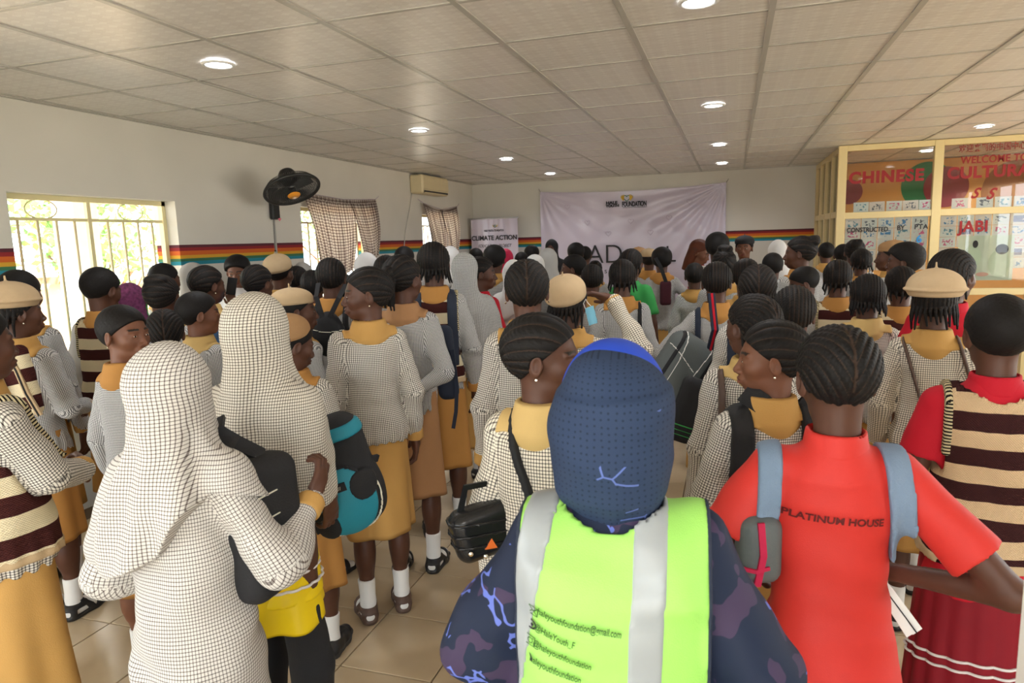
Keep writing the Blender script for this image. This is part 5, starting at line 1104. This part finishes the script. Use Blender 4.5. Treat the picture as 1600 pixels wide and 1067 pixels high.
S('N', 155, 417, 3.64, 15, 'boy in a striped knit vest at the barred window, head bowed', seed=41, hair='short', topm='whitec', vest='knit', q=1, hy=-15, hp=12, collar='gold2')
S('O', 28, 420, 3.3, 20, 'dark cropped head showing behind the flat tan beret', seed=42, hair='short', topm='chkg', q=2)
S('P', 200, 440, 4.05, -20, 'woman in a multicoloured headscarf by the barred window', seed=43, hat='hijab', hijm='multi', hair=None, topm='multi', q=2, group='adults in the crowd', hp=15, H=1.52)
S('P2', 203, 434, 4.38, -10, 'person in a green head covering behind the multicoloured headscarf', seed=44, hat='hijab', hijm='greensc', hair=None, topm='greensc', q=2, group='adults in the crowd', H=1.50)
S('R', 256, 410, 4.72, -10, 'cropped head in front of the right window jamb', seed=46, hair='short', topm='chkg', q=2)
S('W', 303, 409, 5.02, -15, 'pale turbaned head beside the right window jamb', seed=47, hat='hijab', hijm='greyc', hair=None, topm='chkg', q=2, hijhem=1.2)
S('X', 369, 400, 5.4, 190, 'young woman facing the camera and holding up a phone by the wall', seed=48, hair='afro', top='blouse', topm='whitec', collar=None, q=2, hy=15, hp=12, face=True, arms=('phone', 'front'), skin='skin1', group='adults in the crowd', cuff=False)
S('Z', 436, 394, 4.85, 5, 'student in a deep round tan beret under the wall fan', seed=49, hair='short', hat='beretdeep', topm='chkg', q=2, hy=-5, hp=5)
S('AA', 473, 409, 6.4, 0, 'pale hijab left of the pinned up hair, by the curtained window', seed=50, hat='hijab', hijm='greyc', hair=None, topm='chkg', q=3, hijhem=1.2)
S('AB', 464, 415, 5.5, 0, 'student with an orange collar half hidden by the deep tan beret', seed=51, hair='rows', topm='chkg', q=3, collar='gold2')
S('AD', 488, 421, 4.6, 20, 'girl with dense narrow braids left of the drawstring backpack', seed=52, hair='rows', topm='chkg', q=2, collar='gold2')
S('AG', 573, 394, 5.35, -10, 'white hijab seen over the left profile girl', seed=53, hat='hijab', hijm='whitec', hair=None, topm='chkg', q=2, hijhem=1.2)
S('AH', 603, 398, 4.55, 20, 'girl with curly loose braids between the white hijab and the ponytail', seed=54, hair='rowtails', topm='chkg', q=2, collar='gold2')
S('AH2', 632, 384, 6.2, 0, 'tall dark head above the beaded ponytail', seed=55, hair='short', topm='chkg', q=3)
S('AL', 704, 384, 6.6, -8, 'white hijab beside the tall knit vest student', seed=56, hat='hijab', hijm='whitec', hair=None, topm='chkg', q=3, hijhem=1.2)
S('AM', 744, 387, 8.0, 0, 'small cropped head before the lower left of the roll-up stand', seed=57, hair='short', topm='chkg', q=3)
S('AN', 752, 400, 4.7, -30, 'student with tied braids in right profile beside the long grey hijab, red top', seed=58, hair='side', top='tee', topm='crimson', collar=None, q=2, hy=-40, face=True, group='students in house shirts')
S('AO', 773, 384, 6.0, 2, 'short haired student with a gold collar in front of the roll-up stand', seed=59, hair='afro', topm='chkg', q=3, collar='gold')
S('AO2', 790, 388, 7.6, 0, 'magenta headscarf in front of the roll-up stand', seed=60, hat='hijab', hijm='magenta', hair=None, topm='chkg', q=3, hijhem=1.2)
S('AP', 815, 393, 8.2, 0, 'small dark head right of the magenta headscarf', seed=61, hair='short', topm='chkg', q=3)
S('AP2', 831, 384, 8.8, 0, 'dark round head left of the black veiled woman', seed=62, hair='afro', topm='chkg', q=3)
S('AQ', 836, 397, 5.75, 10, 'white hijab directly behind the fishbone parting', seed=63, hat='hijab', hijm='whitec', hair=None, topm='chkg', q=3, hijhem=1.2)
S('AQ2', 802, 405, 5.3, 4, 'low white hijab under the magenta headscarf', seed=64, hat='hijab', hijm='whitec', hair=None, topm='whitec', q=3, hijhem=1.15)
S('AR', 857, 387, 6.4, -5, 'grey hijab in front of the black veiled woman', seed=65, hat='hijab', hijm='greyc', hair=None, topm='greyc', q=3, hijhem=1.05)
S('AS', 862, 373, 9.3, 180, 'woman in a black veil facing the crowd beside the big banner', seed=66, hat='hijab', hijm='black', hair=None, top='abaya', topm='black', bottom=None, q=2, face=True, group='adults in the crowd', hijhem=1.2)
S('AT', 894, 397, 5.5, 55, 'student in left profile under the logo side of the banner', seed=67, hair='short', topm='chkg', q=2, hy=43, collar='gold')
S('AU', 900, 380, 7.8, 6, 'dark head left of a green collared student, before the banner', seed=68, hair='afro', topm='chkg', q=3)
S('AU2', 914, 384, 8.4, 0, 'student with a green collar before the letter A of the banner', seed=69, hair='short', topm='greensc', q=3, collar='green')
S('AV', 930, 404, 7.4, 0, 'small student with tied hair under the letter A of the banner', seed=70, hair='bun', topm='chkg', q=3)
S('AW', 925, 412, 4.85, 8, 'girl with fine cornrows just right of the raised hand', seed=71, hair='rows', topm='chkg', q=2)
S('AZ', 972, 404, 4.15, 8, 'girl with short hanging braids and a thin black bag strap', seed=72, hair='rowtails', topm='chkg', q=2, collar='gold2', straps=[('back', .105, .012, 0, 'black', 1.0)])
S('BA', 987, 388, 5.2, -14, 'student in a green shirt with long braids behind the thin black strap', seed=73, hair='rowtails', top='tee', topm='green', collar=None, q=2, group='students in house shirts')
S('BB', 998, 383, 7.7, 0, 'left one of two tan berets in front of the banner', seed=74, hair='short', hat='beret', hatm='beret2', topm='chkg', q=3)
S('BB2', 1014, 385, 7.2, 4, 'right one of two tan berets in front of the banner, with an orange collar', seed=75, hair='short', hat='beret', topm='chkg', q=3, collar='gold2')
S('BC', 1034, 387, 6.35, 8, 'student with a hand on the hip and a dark sling, before the letter L', seed=76, hair='afro', topm='chkg', q=3, collar='gold2', arms=('down', 'akimbo'))
S('BD', 1094, 374, 6.75, -70, 'woman with long reddish hair in a red and white striped dress', hy=-35, seed=77, hair='long', hcol='hairb', top='tee', topm='redstripe', bottom='skirt', botm='redstripe', collar=None, q=2, hp=22, face=True, skin='skin1', group='adults in the crowd', arms=('front', 'front'))
S('BE', 1121, 364, 5.92, 0, 'tall dark haired student right of the red striped dress', seed=78, hair='afro', topm='greyc', q=3, collar=None)
S('BF', 1132, 384, 4.9, 0, 'girl with upswept shiny braids below the tall dark haired student', seed=79, hair='pony2', topm='chkg', q=2)
S('BG', 1163, 368, 7.0, 170, 'person in a black cap facing the camera with raised arms beside the banner', seed=80, hair='short', hat='cap', hatm='black', topm='tan', q=2, collar=None, face=True, arms=('phone', 'phone'), skin='skin1', group='adults in the crowd', cuff=False)
S('BI', 1166, 403, 4.12, 0, 'girl with smooth dark hair behind the broad fishbone braids', seed=81, hair='rows', topm='chkg', q=2)
S('BM', 1215, 374, 6.5, 10, 'white headscarf with layered folds near the cream partition', seed=82, hat='hijab', hijm='whitec', hair=None, topm='whitec', q=3, hijhem=1.2)
S('BN', 1207, 394, 5.5, 10, 'cropped dark head below the layered white headscarf', seed=83, hair='short', topm='chkg', q=3, collar='gold2')
S('BO', 1250, 364, 4.95, 30, 'tall girl with pulled back hair looking left, near the partition corner', seed=84, hair='bun', topm='chkg', q=2, hy=50, face=True, collar='gold2')
S('BP', 1256, 416, 4.45, 40, 'small cropped student looking down to the left, black and white strap', seed=85, hair='short', topm='whitec', vest='knit', q=2, hy=55, hp=18, collar='gold', earr=True, straps=[('back', -.10, .02, 0, 'black', 1.0)])
S('BQ', 1291, 378, 7.4, 10, 'cropped head against the side panes of the partition', seed=86, hair='short', topm='chkg', q=3)
S('BR', 1317, 382, 6.75, 0, 'small dark head in front of the first cream post', seed=87, hair='short', topm='chkg', q=3, H=1.57)
S('BS', 1336, 370, 6.1, 0, 'student with a high braided knot before the picture cards', seed=88, hair='bun', topm='chkg', q=3)
S('BS2', 1346, 388, 5.6, 4, 'girl with loose cornrows under the high braided knot, yellow scarf', seed=89, hair='rowtails', topm='chkg', q=3, collar='gold2')
S('BT', 1392, 371, 5.2, 55, 'student in a brown beret looking left before the picture cards', seed=90, hair='short', hat='beret', hatm='beret2', topm='chkg', q=2, hy=30, face=True)
S('ZA', 540, 428, 4.9, 0, 'dark head between the drawstring backpack and the left profile girl', seed=91, hair='rows', topm='chkg', q=3)
S('ZD', 1085, 420, 5.5, 4, 'braided head left of the smooth dark crown', seed=94, hair='rows', topm='chkg', q=3, H=1.48)
# ------------------------------------------------------------------ bags and other things carried
def camrot(yaw=0, roll=0, pitch=0):
    """upright frame facing back at the camera (+Y away from it), then turned"""
    return rotz(YAW+math.radians(yaw))@roty(math.radians(roll))@rotx(math.radians(pitch))
def sdfpart(name, prims, h, mat, parent, mask=None, t=0., base=None, uv=False):
    pr = base or prims; g = Grid(np.min([p.lo for p in pr], 0)-t, np.max([p.hi for p in pr], 0)+t, h); F = g.field([Prim(p.f, p.lo-t, p.hi+t, p.k, p.uv, p.op) for p in pr])-t
    if mask is not None: F = np.maximum(F, mask(g.X, g.Y, g.Z))
    V, Q = g.net(F.astype(f32))
    if len(Q): return link(name, mesh_np(name, V, Q), mat, parent)
def bag(name, pos, R, label, cat, group=None):
    t = bpy.data.objects.new(name, None); COL.objects.link(t); t.matrix_world = Matrix.Translation(Vector(pos))@Matrix([list(map(float, r)) for r in R]).to_4x4(); return tag(t, label, cat, group)
def curve(name, pts, r, mat, parent, n=8, flat=None):
    b = MB(); b.tube(pts, r, n); o = b.build(name, mat, parent, smooth=True)
    if flat:
        me = o.data; 
    return o
def band(name, pts, w_, t, mat, parent, nrm=(0, -1, 0)):
    """flat webbing strap through points"""
    b = MB(); pts = [Vector(p) for p in pts]; V = []; m = len(pts); n_ = Vector(nrm)
    for i, p in enumerate(pts):
        d = (pts[min(i+1, m-1)]-pts[max(i-1, 0)]).normalized(); s = d.cross(n_).normalized(); k = s.cross(d).normalized()
        for a, c in ((-1, -1), (1, -1), (1, 1), (-1, 1)): V.append(p+s*w_*a+k*t*c)
    F = [(0, 3, 2, 1), tuple(4*(m-1)+i for i in range(4))]+[(4*i+j, 4*i+(j+1) % 4, 4*i+4+(j+1) % 4, 4*i+4+j) for i in range(m-1) for j in range(4)]
    return b.add(V, F).build(name, mat, parent)
# teal backpack
t = bag('backpack', at(527, 738, 2.30), camrot(14, -15, 4), 'teal and black backpack with cream piping, hanging behind the ochre skirt', 'backpack')
P = [RB((0, 0, .0), (.125, .075, .20), .07, .03), EL((0, -.02, -.07), (.130, .085, .125), .04)]
wr_ = wrinkle(3, .006); sh = lambda m, tt, nm, mt: sdfpart(nm, P, .006, MAT[mt], t, m, tt)
sdfpart('shell', P, .006, MAT['black'], t, None, 0)
sh(lambda X, Y, Z: np.maximum(np.maximum(np.abs(Z-.148)-.022, Y-.01), -1+0*X), .005, 'top_panel', 'teal')
sh(lambda X, Y, Z: np.maximum(np.hypot(X/.105, (Z+.075)/.125)*.1-.1, Y+.0), .014, 'front_pocket', 'teal')
sh(lambda X, Y, Z: np.maximum(np.maximum(np.abs(np.hypot(X/.105, (Z+.075)/.125)*.1-.1)-.0028, Y), -.03-Z), .018, 'zip', 'black')
sh(lambda X, Y, Z: np.maximum(np.maximum(np.abs(np.hypot(X/.118, (Z+.075)/.138)*.11-.11)-.003, Y), Z+.02), .008, 'piping', 'piping')
sh(lambda X, Y, Z: np.maximum(np.hypot((X-.075)/.045, (Z+.03)/.05)*.045-.045, Y), .018, 'corner_patch', 'black'); sh(lambda X, Y, Z: np.maximum(np.hypot((X+.075)/.04, (Z+.13)/.06)*.04-.04, Y), .018, 'corner_patch', 'black')
b = MB(); b.box((-.026, -.119, -.022), (.022, -.114, .006)); lb_ = b.build('logo_patch', MAT['black'], t)
text('printed_text', 'M//', .016, MAT['piping'], lb_, (-.016, -.120, -.014), extrude=.0006)
band('strap', [(-.05, .06, .18), (-.055, .03, .30), (-.05, .04, .42)], .024, .006, MAT['teal'], t); band('strap_webbing', [(-.05, .055, .20), (-.056, .022, .30), (-.05, .03, .43), (-.05, .05, .47)], .013, .004, MAT['black'], t)
band('side_buckle', [(.10, -.03, .03), (.125, -.02, .01), (.14, .0, .0)], .012, .006, MAT['black'], t); band('compression_strap', [(-.125, .0, .12), (-.135, -.04, .0), (-.11, -.08, -.15)], .009, .003, MAT['black'], t)
curve('haul_loop', [(-.02, .03, .20), (-.015, .03, .225), (.02, .03, .225), (.025, .03, .20)], .006, MAT['black'], t)
# black satchel of the white hijab
t = bag('backpack', at(412, 820, 1.62), camrot(-20, -3, 0), 'black backpack with a thin cream seam hanging on the white hijab girl', 'backpack')
P = [RB((0, 0, 0), (.055, .10, .165), .045, .03)]
sdfpart('shell', P, .006, MAT['black'], t)
sdfpart('piping', P, .005, MAT['piping'], t, lambda X, Y, Z: np.maximum(np.abs(Z-.105+4*X*X)-.0028, Y), .004); sdfpart('piping', P, .005, MAT['piping'], t, lambda X, Y, Z: np.maximum(np.abs(Z-.045+3*X*X)-.0022, Y), .004)
band('shoulder_strap', [(-.0, .03, .16), (-.03, -.02, .205), (-.075, -.03, .235), (-.115, .02, .25)], .019, .005, MAT['black'], t, (0, -.6, .8))
band('strap_pad', [tuple(np.array(p)) for p in ((-.115, -.035, .235), (-.118, -.052, .19), (-.110, -.058, .165))], .026, .007, MAT['black'], t); band('strap_webbing', [(-.110, -.056, .17), (-.102, -.062, .11), (-.088, -.05, .055)], .011, .003, MAT['black'], t)
b = MB(); b.box((-.128, -.072, .138), (-.092, -.058, .165), .003); b.build('buckle', MAT['blackg'], t)
# small black drawstring backpack
t = bag('backpack', at(513, 520, 3.83), camrot(-6, 4, 0), 'small black leather look backpack on the student with pinned up hair', 'backpack')
P = [EL((0, 0, -.02), (.105, .06, .115), .03), EL((0, 0, .07), (.05, .04, .05), .04)]
sdfpart('shell', P, .008, MAT['black'], t); sdfpart('zip', P, .006, MAT['piping'], t, lambda X, Y, Z: np.maximum(np.abs(Z-.012-1.5*X*X)-.003, Y), .004)
for s in (-1, 1): band('shoulder_strap', [(s*.02, -.035, .09), (s*.065, -.01, .20), (s*.08, .06, .27)], .013, .004, MAT['black'], t)
# shiny black shoulder bag
t = bag('shoulder_bag', at(757, 826, 1.78), camrot(15, -12, 0), 'shiny black quilted shoulder bag with metal studs behind the vest wearer', 'bag')
P = [RB((0, 0, 0), (.088, .045, .07), .035, .02)]; sdfpart('shell', P, .006, MAT['blackg'], t)
for k in range(3): sdfpart('quilt_ridge', P, .005, MAT['blackg'], t, lambda X, Y, Z, k=k: np.abs(Z-.035+.03*k+.15*X)-.004, .006)
for x, z in ((-.055, -.03), (-.02, -.05), (.02, -.052)): b = MB(); b.lathe([(1e-4, .006), (.006, .003), (.007, 0)], 10); o = b.build('stud', MAT['metal'], t, (x, -.047, z), (math.pi/2, 0, 0))
b = MB(); b.add([(-.018, -.052, -.03), (.014, -.052, -.036), (.006, -.052, -.008), (-.018, -.048, -.03), (.014, -.048, -.036), (.006, -.048, -.008)], [(0, 1, 2), (5, 4, 3), (0, 3, 4, 1), (1, 4, 5, 2), (2, 5, 3, 0)]); b.build('orange_badge', plain('orange_metal', srgb(220, 110, 50), .3), t)
band('handle', [(-.05, .0, .065), (-.02, .0, .125), (.06, .01, .11), (.075, 0, .06)], .008, .004, MAT['blackg'], t)
# grey sports bag
t = bag('sports_bag', at(1052, 592, 3.36), camrot(6, 34, 0), 'grey sports bag with white piping slung behind the girl with smooth dark hair', 'bag')
P = [RB((0, 0, 0), (.125, .08, .235), .07, .03)]; sdfpart('shell', P, .008, MAT['greyn'], t)
for m_ in (lambda X, Y, Z: np.abs(X-.045-.4*Z*Z)-.0035, lambda X, Y, Z: np.abs(X+.055+.5*Z*Z)-.0035, lambda X, Y, Z: np.maximum(np.abs(Z-.09+.4*X)-.0035, X-.045)): sdfpart('piping', P, .006, MAT['white'], t, lambda X, Y, Z, m_=m_: np.maximum(m_(X, Y, Z)+0*Z, Y+.02), .004)
sdfpart('dark_panel', P, .007, MAT['black'], t, lambda X, Y, Z: np.maximum(np.abs(X-.09)-.014, Y+.01), .003); sdfpart('dark_panel', P, .007, MAT['black'], t, lambda X, Y, Z: np.maximum(np.abs(X+.09)-.010, Y+.01), .003)
band('shoulder_strap', [(.06, -.05, .2), (.0, -.10, .30), (-.10, -.06, .44)], .017, .004, MAT['navy'], t); band('strap_stripe', [(.06, -.055, .2), (.0, -.105, .30), (-.10, -.066, .44)], .005, .004, MAT['crimson'], t)
# black bag with green bands under it
t = bag('bag', at(1074, 640, 3.1), camrot(0, 20, 0), 'dark bag with thin green bands beneath the grey sports bag', 'bag')
P = [RB((0, 0, 0), (.06, .05, .15), .03, .02)]; sdfpart('shell', P, .008, MAT['black'], t)
for k in range(3): sdfpart('green_band', P, .005, MAT['green'], t, lambda X, Y, Z, k=k: np.abs(Z+.07+.022*k)-.003, .003)
# black backpack of the left profile girl
t = bag('backpack', at(1228, 690, 1.90), camrot(4, 0, 0), 'black backpack with broad straps on the girl seen in left profile', 'backpack')
P = [RB((0, .03, -.06), (.125, .05, .15), .05, .03)]; sdfpart('shell', P, .007, MAT['black'], t); sdfpart('zip', P, .005, MAT['greyn'], t, lambda X, Y, Z: np.maximum(np.abs(Z-.02+2*X*X)-.003, Y-.02), .003)
for s in (-1, 1): band('shoulder_strap', [(s*.03, .0, .07), (s*.07, .0, .11), (s*.10, .05, .135)], .030, .006, MAT['black'], t)
curve('haul_loop', [(-.02, .0, .075), (-.015, -.015, .10), (.015, -.015, .10), (.02, .0, .075)], .005, MAT['black'], t)
# pack worn in front by the red shirt girl
t = bag('backpack', at(1172, 838, 1.52), camrot(0, 0, 0), 'dark backpack with pink webbing worn on the chest of the bright red shirt girl', 'backpack')
P = [RB((0, 0, 0), (.045, .09, .075), .03, .02)]; sdfpart('shell', P, .007, MAT['greyn'], t); band('pink_webbing', [(-.01, -.09, .07), (-.005, -.095, 0), (-.015, -.09, -.07)], .007, .003, MAT['magenta'], t); band('pink_webbing', [(-.045, -.09, -.03), (-.02, -.095, -.035), (.01, -.09, -.03)], .004, .003, MAT['magenta'], t)
# white tapes hanging from it on the other side
t = bag('cloth_tape', at(1396, 930, 1.50), camrot(0, 0, 0), 'white striped tape hanging at the right hip of the bright red shirt girl', 'tape')
band('tape_end', [(-.05, .0, .055), (-.015, -.01, .01), (.045, -.02, -.075)], .012, .0015, MAT['white'], t); band('tape_end', [(-.05, .0, .05), (-.02, -.013, .0), (.028, -.024, -.08)], .010, .0015, MAT['white'], t); band('tape_stripe', [(-.05, -.003, .052), (-.016, -.014, .006), (.04, -.025, -.074)], .0012, .002, MAT['black'], t)
# navy sling on the tall knit vest student
t = bag('sling_backpack', at(700, 560, 3.62), camrot(0, -4, 0), 'slim navy sling backpack with a long loose strap on the tall knit vest student', 'backpack')
P = [RB((-.015, 0, -.02), (.055, .045, .20), .04, .03)]; sdfpart('shell', P, .009, MAT['navy'], t); band('loose_strap', [(.03, -.04, .05), (.035, -.05, -.15), (.015, -.05, -.28), (-.01, -.045, -.37)], .010, .003, MAT['navy'], t)
# dark sling of the student with a hand on the hip
t = bag('sling_bag', at(1040, 458, 6.22), camrot(0, 0, 0), 'small dark maroon bag beside the student with a hand on the hip', 'bag')
P = [RB((0, 0, 0), (.05, .03, .11), .02, .02)]; sdfpart('shell', P, .012, plain('dark_maroon_cloth', srgb(70, 24, 36), .8), t); band('shoulder_strap', [(0, -.02, .1), (-.05, -.02, .24), (-.08, .05, .32)], .016, .004, MAT['black'], t)
# knit vest carried over the shoulder of the flat beret girl
t = bag('knit_vest', at(24, 598, 2.80), camrot(0, -10, 0), 'brown and cream knit vest slung over the flat beret girl at the left edge', 'clothing')
P = [RB((0, 0, 0), (.085, .03, .15), .03, .02)]
g = Grid((-.1, -.05, -.16), (.1, .05, .16), .006); F = g.field(P)+wrinkle(8, .010)(g.X, g.Y, g.Z).astype(f32); V, Q = g.net(F); link('knit_body', mesh_np('knit_body', V, Q, uv=np.stack([V[Q][..., 0], V[Q][..., 2]], -1).reshape(-1, 2)), MAT['knit'], t)
for x in (-.03, .05):
    o = band('knit_edge', [(x-.03, -.032, .15), (x, -.036, .05), (x+.01, -.036, -.05), (x+.03, -.03, -.15)], .011, .005, MAT['beret'], t)
    band('knit_edge_line', [(x-.03, -.036, .15), (x, -.042, .05), (x+.01, -.042, -.05), (x+.03, -.036, -.15)], .0025, .004, MAT['black'], t)
# phones
t = bag('phone', at(362, 447, 5.14), camrot(20, 12, 0), 'black phone held up by the young woman at the wall', 'phone')
b = MB(); b.box((-.034, -.004, -.065), (.034, .004, .065), .003); b.build('case', MAT['phone'], t); b = MB(); b.box((-.030, .0042, -.06), (.030, .0048, .06)); b.build('screen', MAT['blackg'], t)
# mask on the chin
t = bag('face_mask', at(925, 493, 2.86), camrot(-50, -18, 0), 'pale blue surgical mask hanging from the ear of the beret toucher', 'mask')
b = MB(); NV = []; 
for i in range(7):
    for j in range(6): x = (i/6-.5)*.05; z = (j/5-.5)*.075; NV.append((x, -.012*math.cos(x*40)+.002*(j % 2), z))
b.add(NV, [(i*6+j, i*6+6+j, i*6+7+j, i*6+1+j) for i in range(6) for j in range(5)]); b.add([(x, y+.002, z) for x, y, z in NV], [(i*6+1+j, i*6+7+j, i*6+6+j, i*6+j) for i in range(6) for j in range(5)]); b.build('pleated_sheet', MAT['mask'], t, smooth=True)
curve('ear_loop', [(-.02, -.008, .036), (-.025, -.006, .06), (-.012, .0, .075), (.0, -.006, .055), (.015, -.008, .038)], .0016, MAT['white'], t, 5)
# necklace and lace top of the profile girl, prints on shirts
def printed(key, part, body, size, u, v, zc, mat, sx=1., bold=0., rz_off=0., roll=0., lift=.0035, space=1., polys=None):
    """flat print laid on the cloth: each vertex is dropped on the garment along its facing direction"""
    root, s = PEOPLE[key]; g_ = child_of(key, part); Mw = Matrix.Translation(root.location)@Matrix.Rotation(root.rotation_euler.z, 4, 'Z')@Matrix.Diagonal((s, s, s, 1))
    vs = [Mw@v_.co for v_ in g_.data.vertices]; fs = [tuple(p.vertices) for p in g_.data.polygons]; bvh = BVHTree.FromPolygons(vs, fs)
    c = bpy.data.curves.new('print', 'FONT'); c.body = body; c.size = size; c.offset = bold; c.resolution_u = 3; c.space_character = space
    if polys is None: tmp = bpy.data.objects.new('print', c); me = bpy.data.meshes.new_from_object(tmp); bpy.data.objects.remove(tmp)
    else:
        me = bpy.data.meshes.new('print'); pv = []; pf = []
        for pg in polys: pf.append(tuple(range(len(pv), len(pv)+len(pg)))); pv += [(x*size, y*size, 0) for x, y in pg]
        me.from_pydata(pv, [], pf)
    import bmesh
    bm = bmesh.new(); bm.from_mesh(me)
    for _ in range(2):
        e = [e for e in bm.edges if e.calc_length() > .006]
        if e: bmesh.ops.subdivide_edges(bm, edges=e, cuts=1)
    bmesh.ops.triangulate(bm, faces=bm.faces[:])
    R = camrot(rz_off, roll); o = Vector(at(u, v, zc))-Vector(R[:, 1])*.6; ex = Vector(R[:, 0]); ez = Vector(R[:, 2]); ey = Vector(R[:, 1])
    inv = Mw.inverted()
    for vt in bm.verts:
        p = o+ex*vt.co.x*sx+ez*vt.co.y; h = bvh.ray_cast(p, ey, 2.0)
        q = (h[0]-ey*lift) if h[0] is not None else p+ey*.6
        vt.co = inv@q
    bm.to_mesh(me); bm.free(); me.materials.clear(); me.materials.append(mat); me.name = 'printed_text'
    return link('printed_text', me, None, root)
P_dr = plain('dark_red_print', srgb(96, 22, 22), .6); P_og = plain('dark_olive_print', srgb(46, 92, 26), .6); P_bk = MAT['black']
printed('B', 'shirt', 'PLATINUM HOUSE', .0218, 1256, 838, 1.33, P_dr, 1.0, .0007, 0, 1.5)
for tx, (u, v), sz in (('haleyouthfoundation@gmail.com', (838, 944), .0165), ('@HaleYouth_F', (834, 975), .0165), ('@haleyouthfoundation', (832, 1004), .0165), ('haleyouthfoundation', (827, 1033), .0165)):
    printed('A', 'safety_vest', tx, sz, u, v, 1.10, P_og, .58, .0003, 0, 10, .006)
def seg(x0, y0, x1, y1, w_=.05):
    d = math.hypot(x1-x0, y1-y0); nx, ny = -(y1-y0)/d*w_, (x1-x0)/d*w_; return [(x0+nx, y0+ny), (x0-nx, y0-ny), (x1-nx, y1-ny), (x1+nx, y1+ny)]
def ringp(cx, cy, r0, r1, n=20):
    return [[(cx+r0*math.cos(a), cy+r0*math.sin(a)), (cx+r1*math.cos(a), cy+r1*math.sin(a)), (cx+r1*math.cos(b_), cy+r1*math.sin(b_)), (cx+r0*math.cos(b_), cy+r0*math.sin(b_))] for a, b_ in ((2*math.pi*k/n, 2*math.pi*(k+1)/n) for k in range(n))]
box_ = [seg(0, 0, 1, 0), seg(1, 0, 1, 1), seg(1, 1, 0, 1), seg(0, 1, 0, 0)]
env = box_+[seg(0, 1, .5, .45), seg(.5, .45, 1, 1), seg(0, 0, .38, .5), seg(1, 0, .62, .5)]
bird = ringp(.5, .5, .36, .56)+[[(.3, .35), (.62, .3), (.75, .55), (.6, .68), (.42, .55)]]
insta = box_+ringp(.5, .5, .22, .3)+ringp(.8, .8, .0001, .07, 8); flag_ = [[(.1, 1), (.3, .9), (.55, .5), (.5, 0), (.35, .15), (.3, .5)]]
for pg, (u, v), m_ in ((env, (825, 951), P_og), (bird, (823, 977), P_bk), (insta, (821, 1005), P_og), (flag_, (824, 1034), P_bk)): printed('A', 'safety_vest', '', .016, u, v, 1.10, m_, .85, 0, 0, 6, .006, polys=pg)
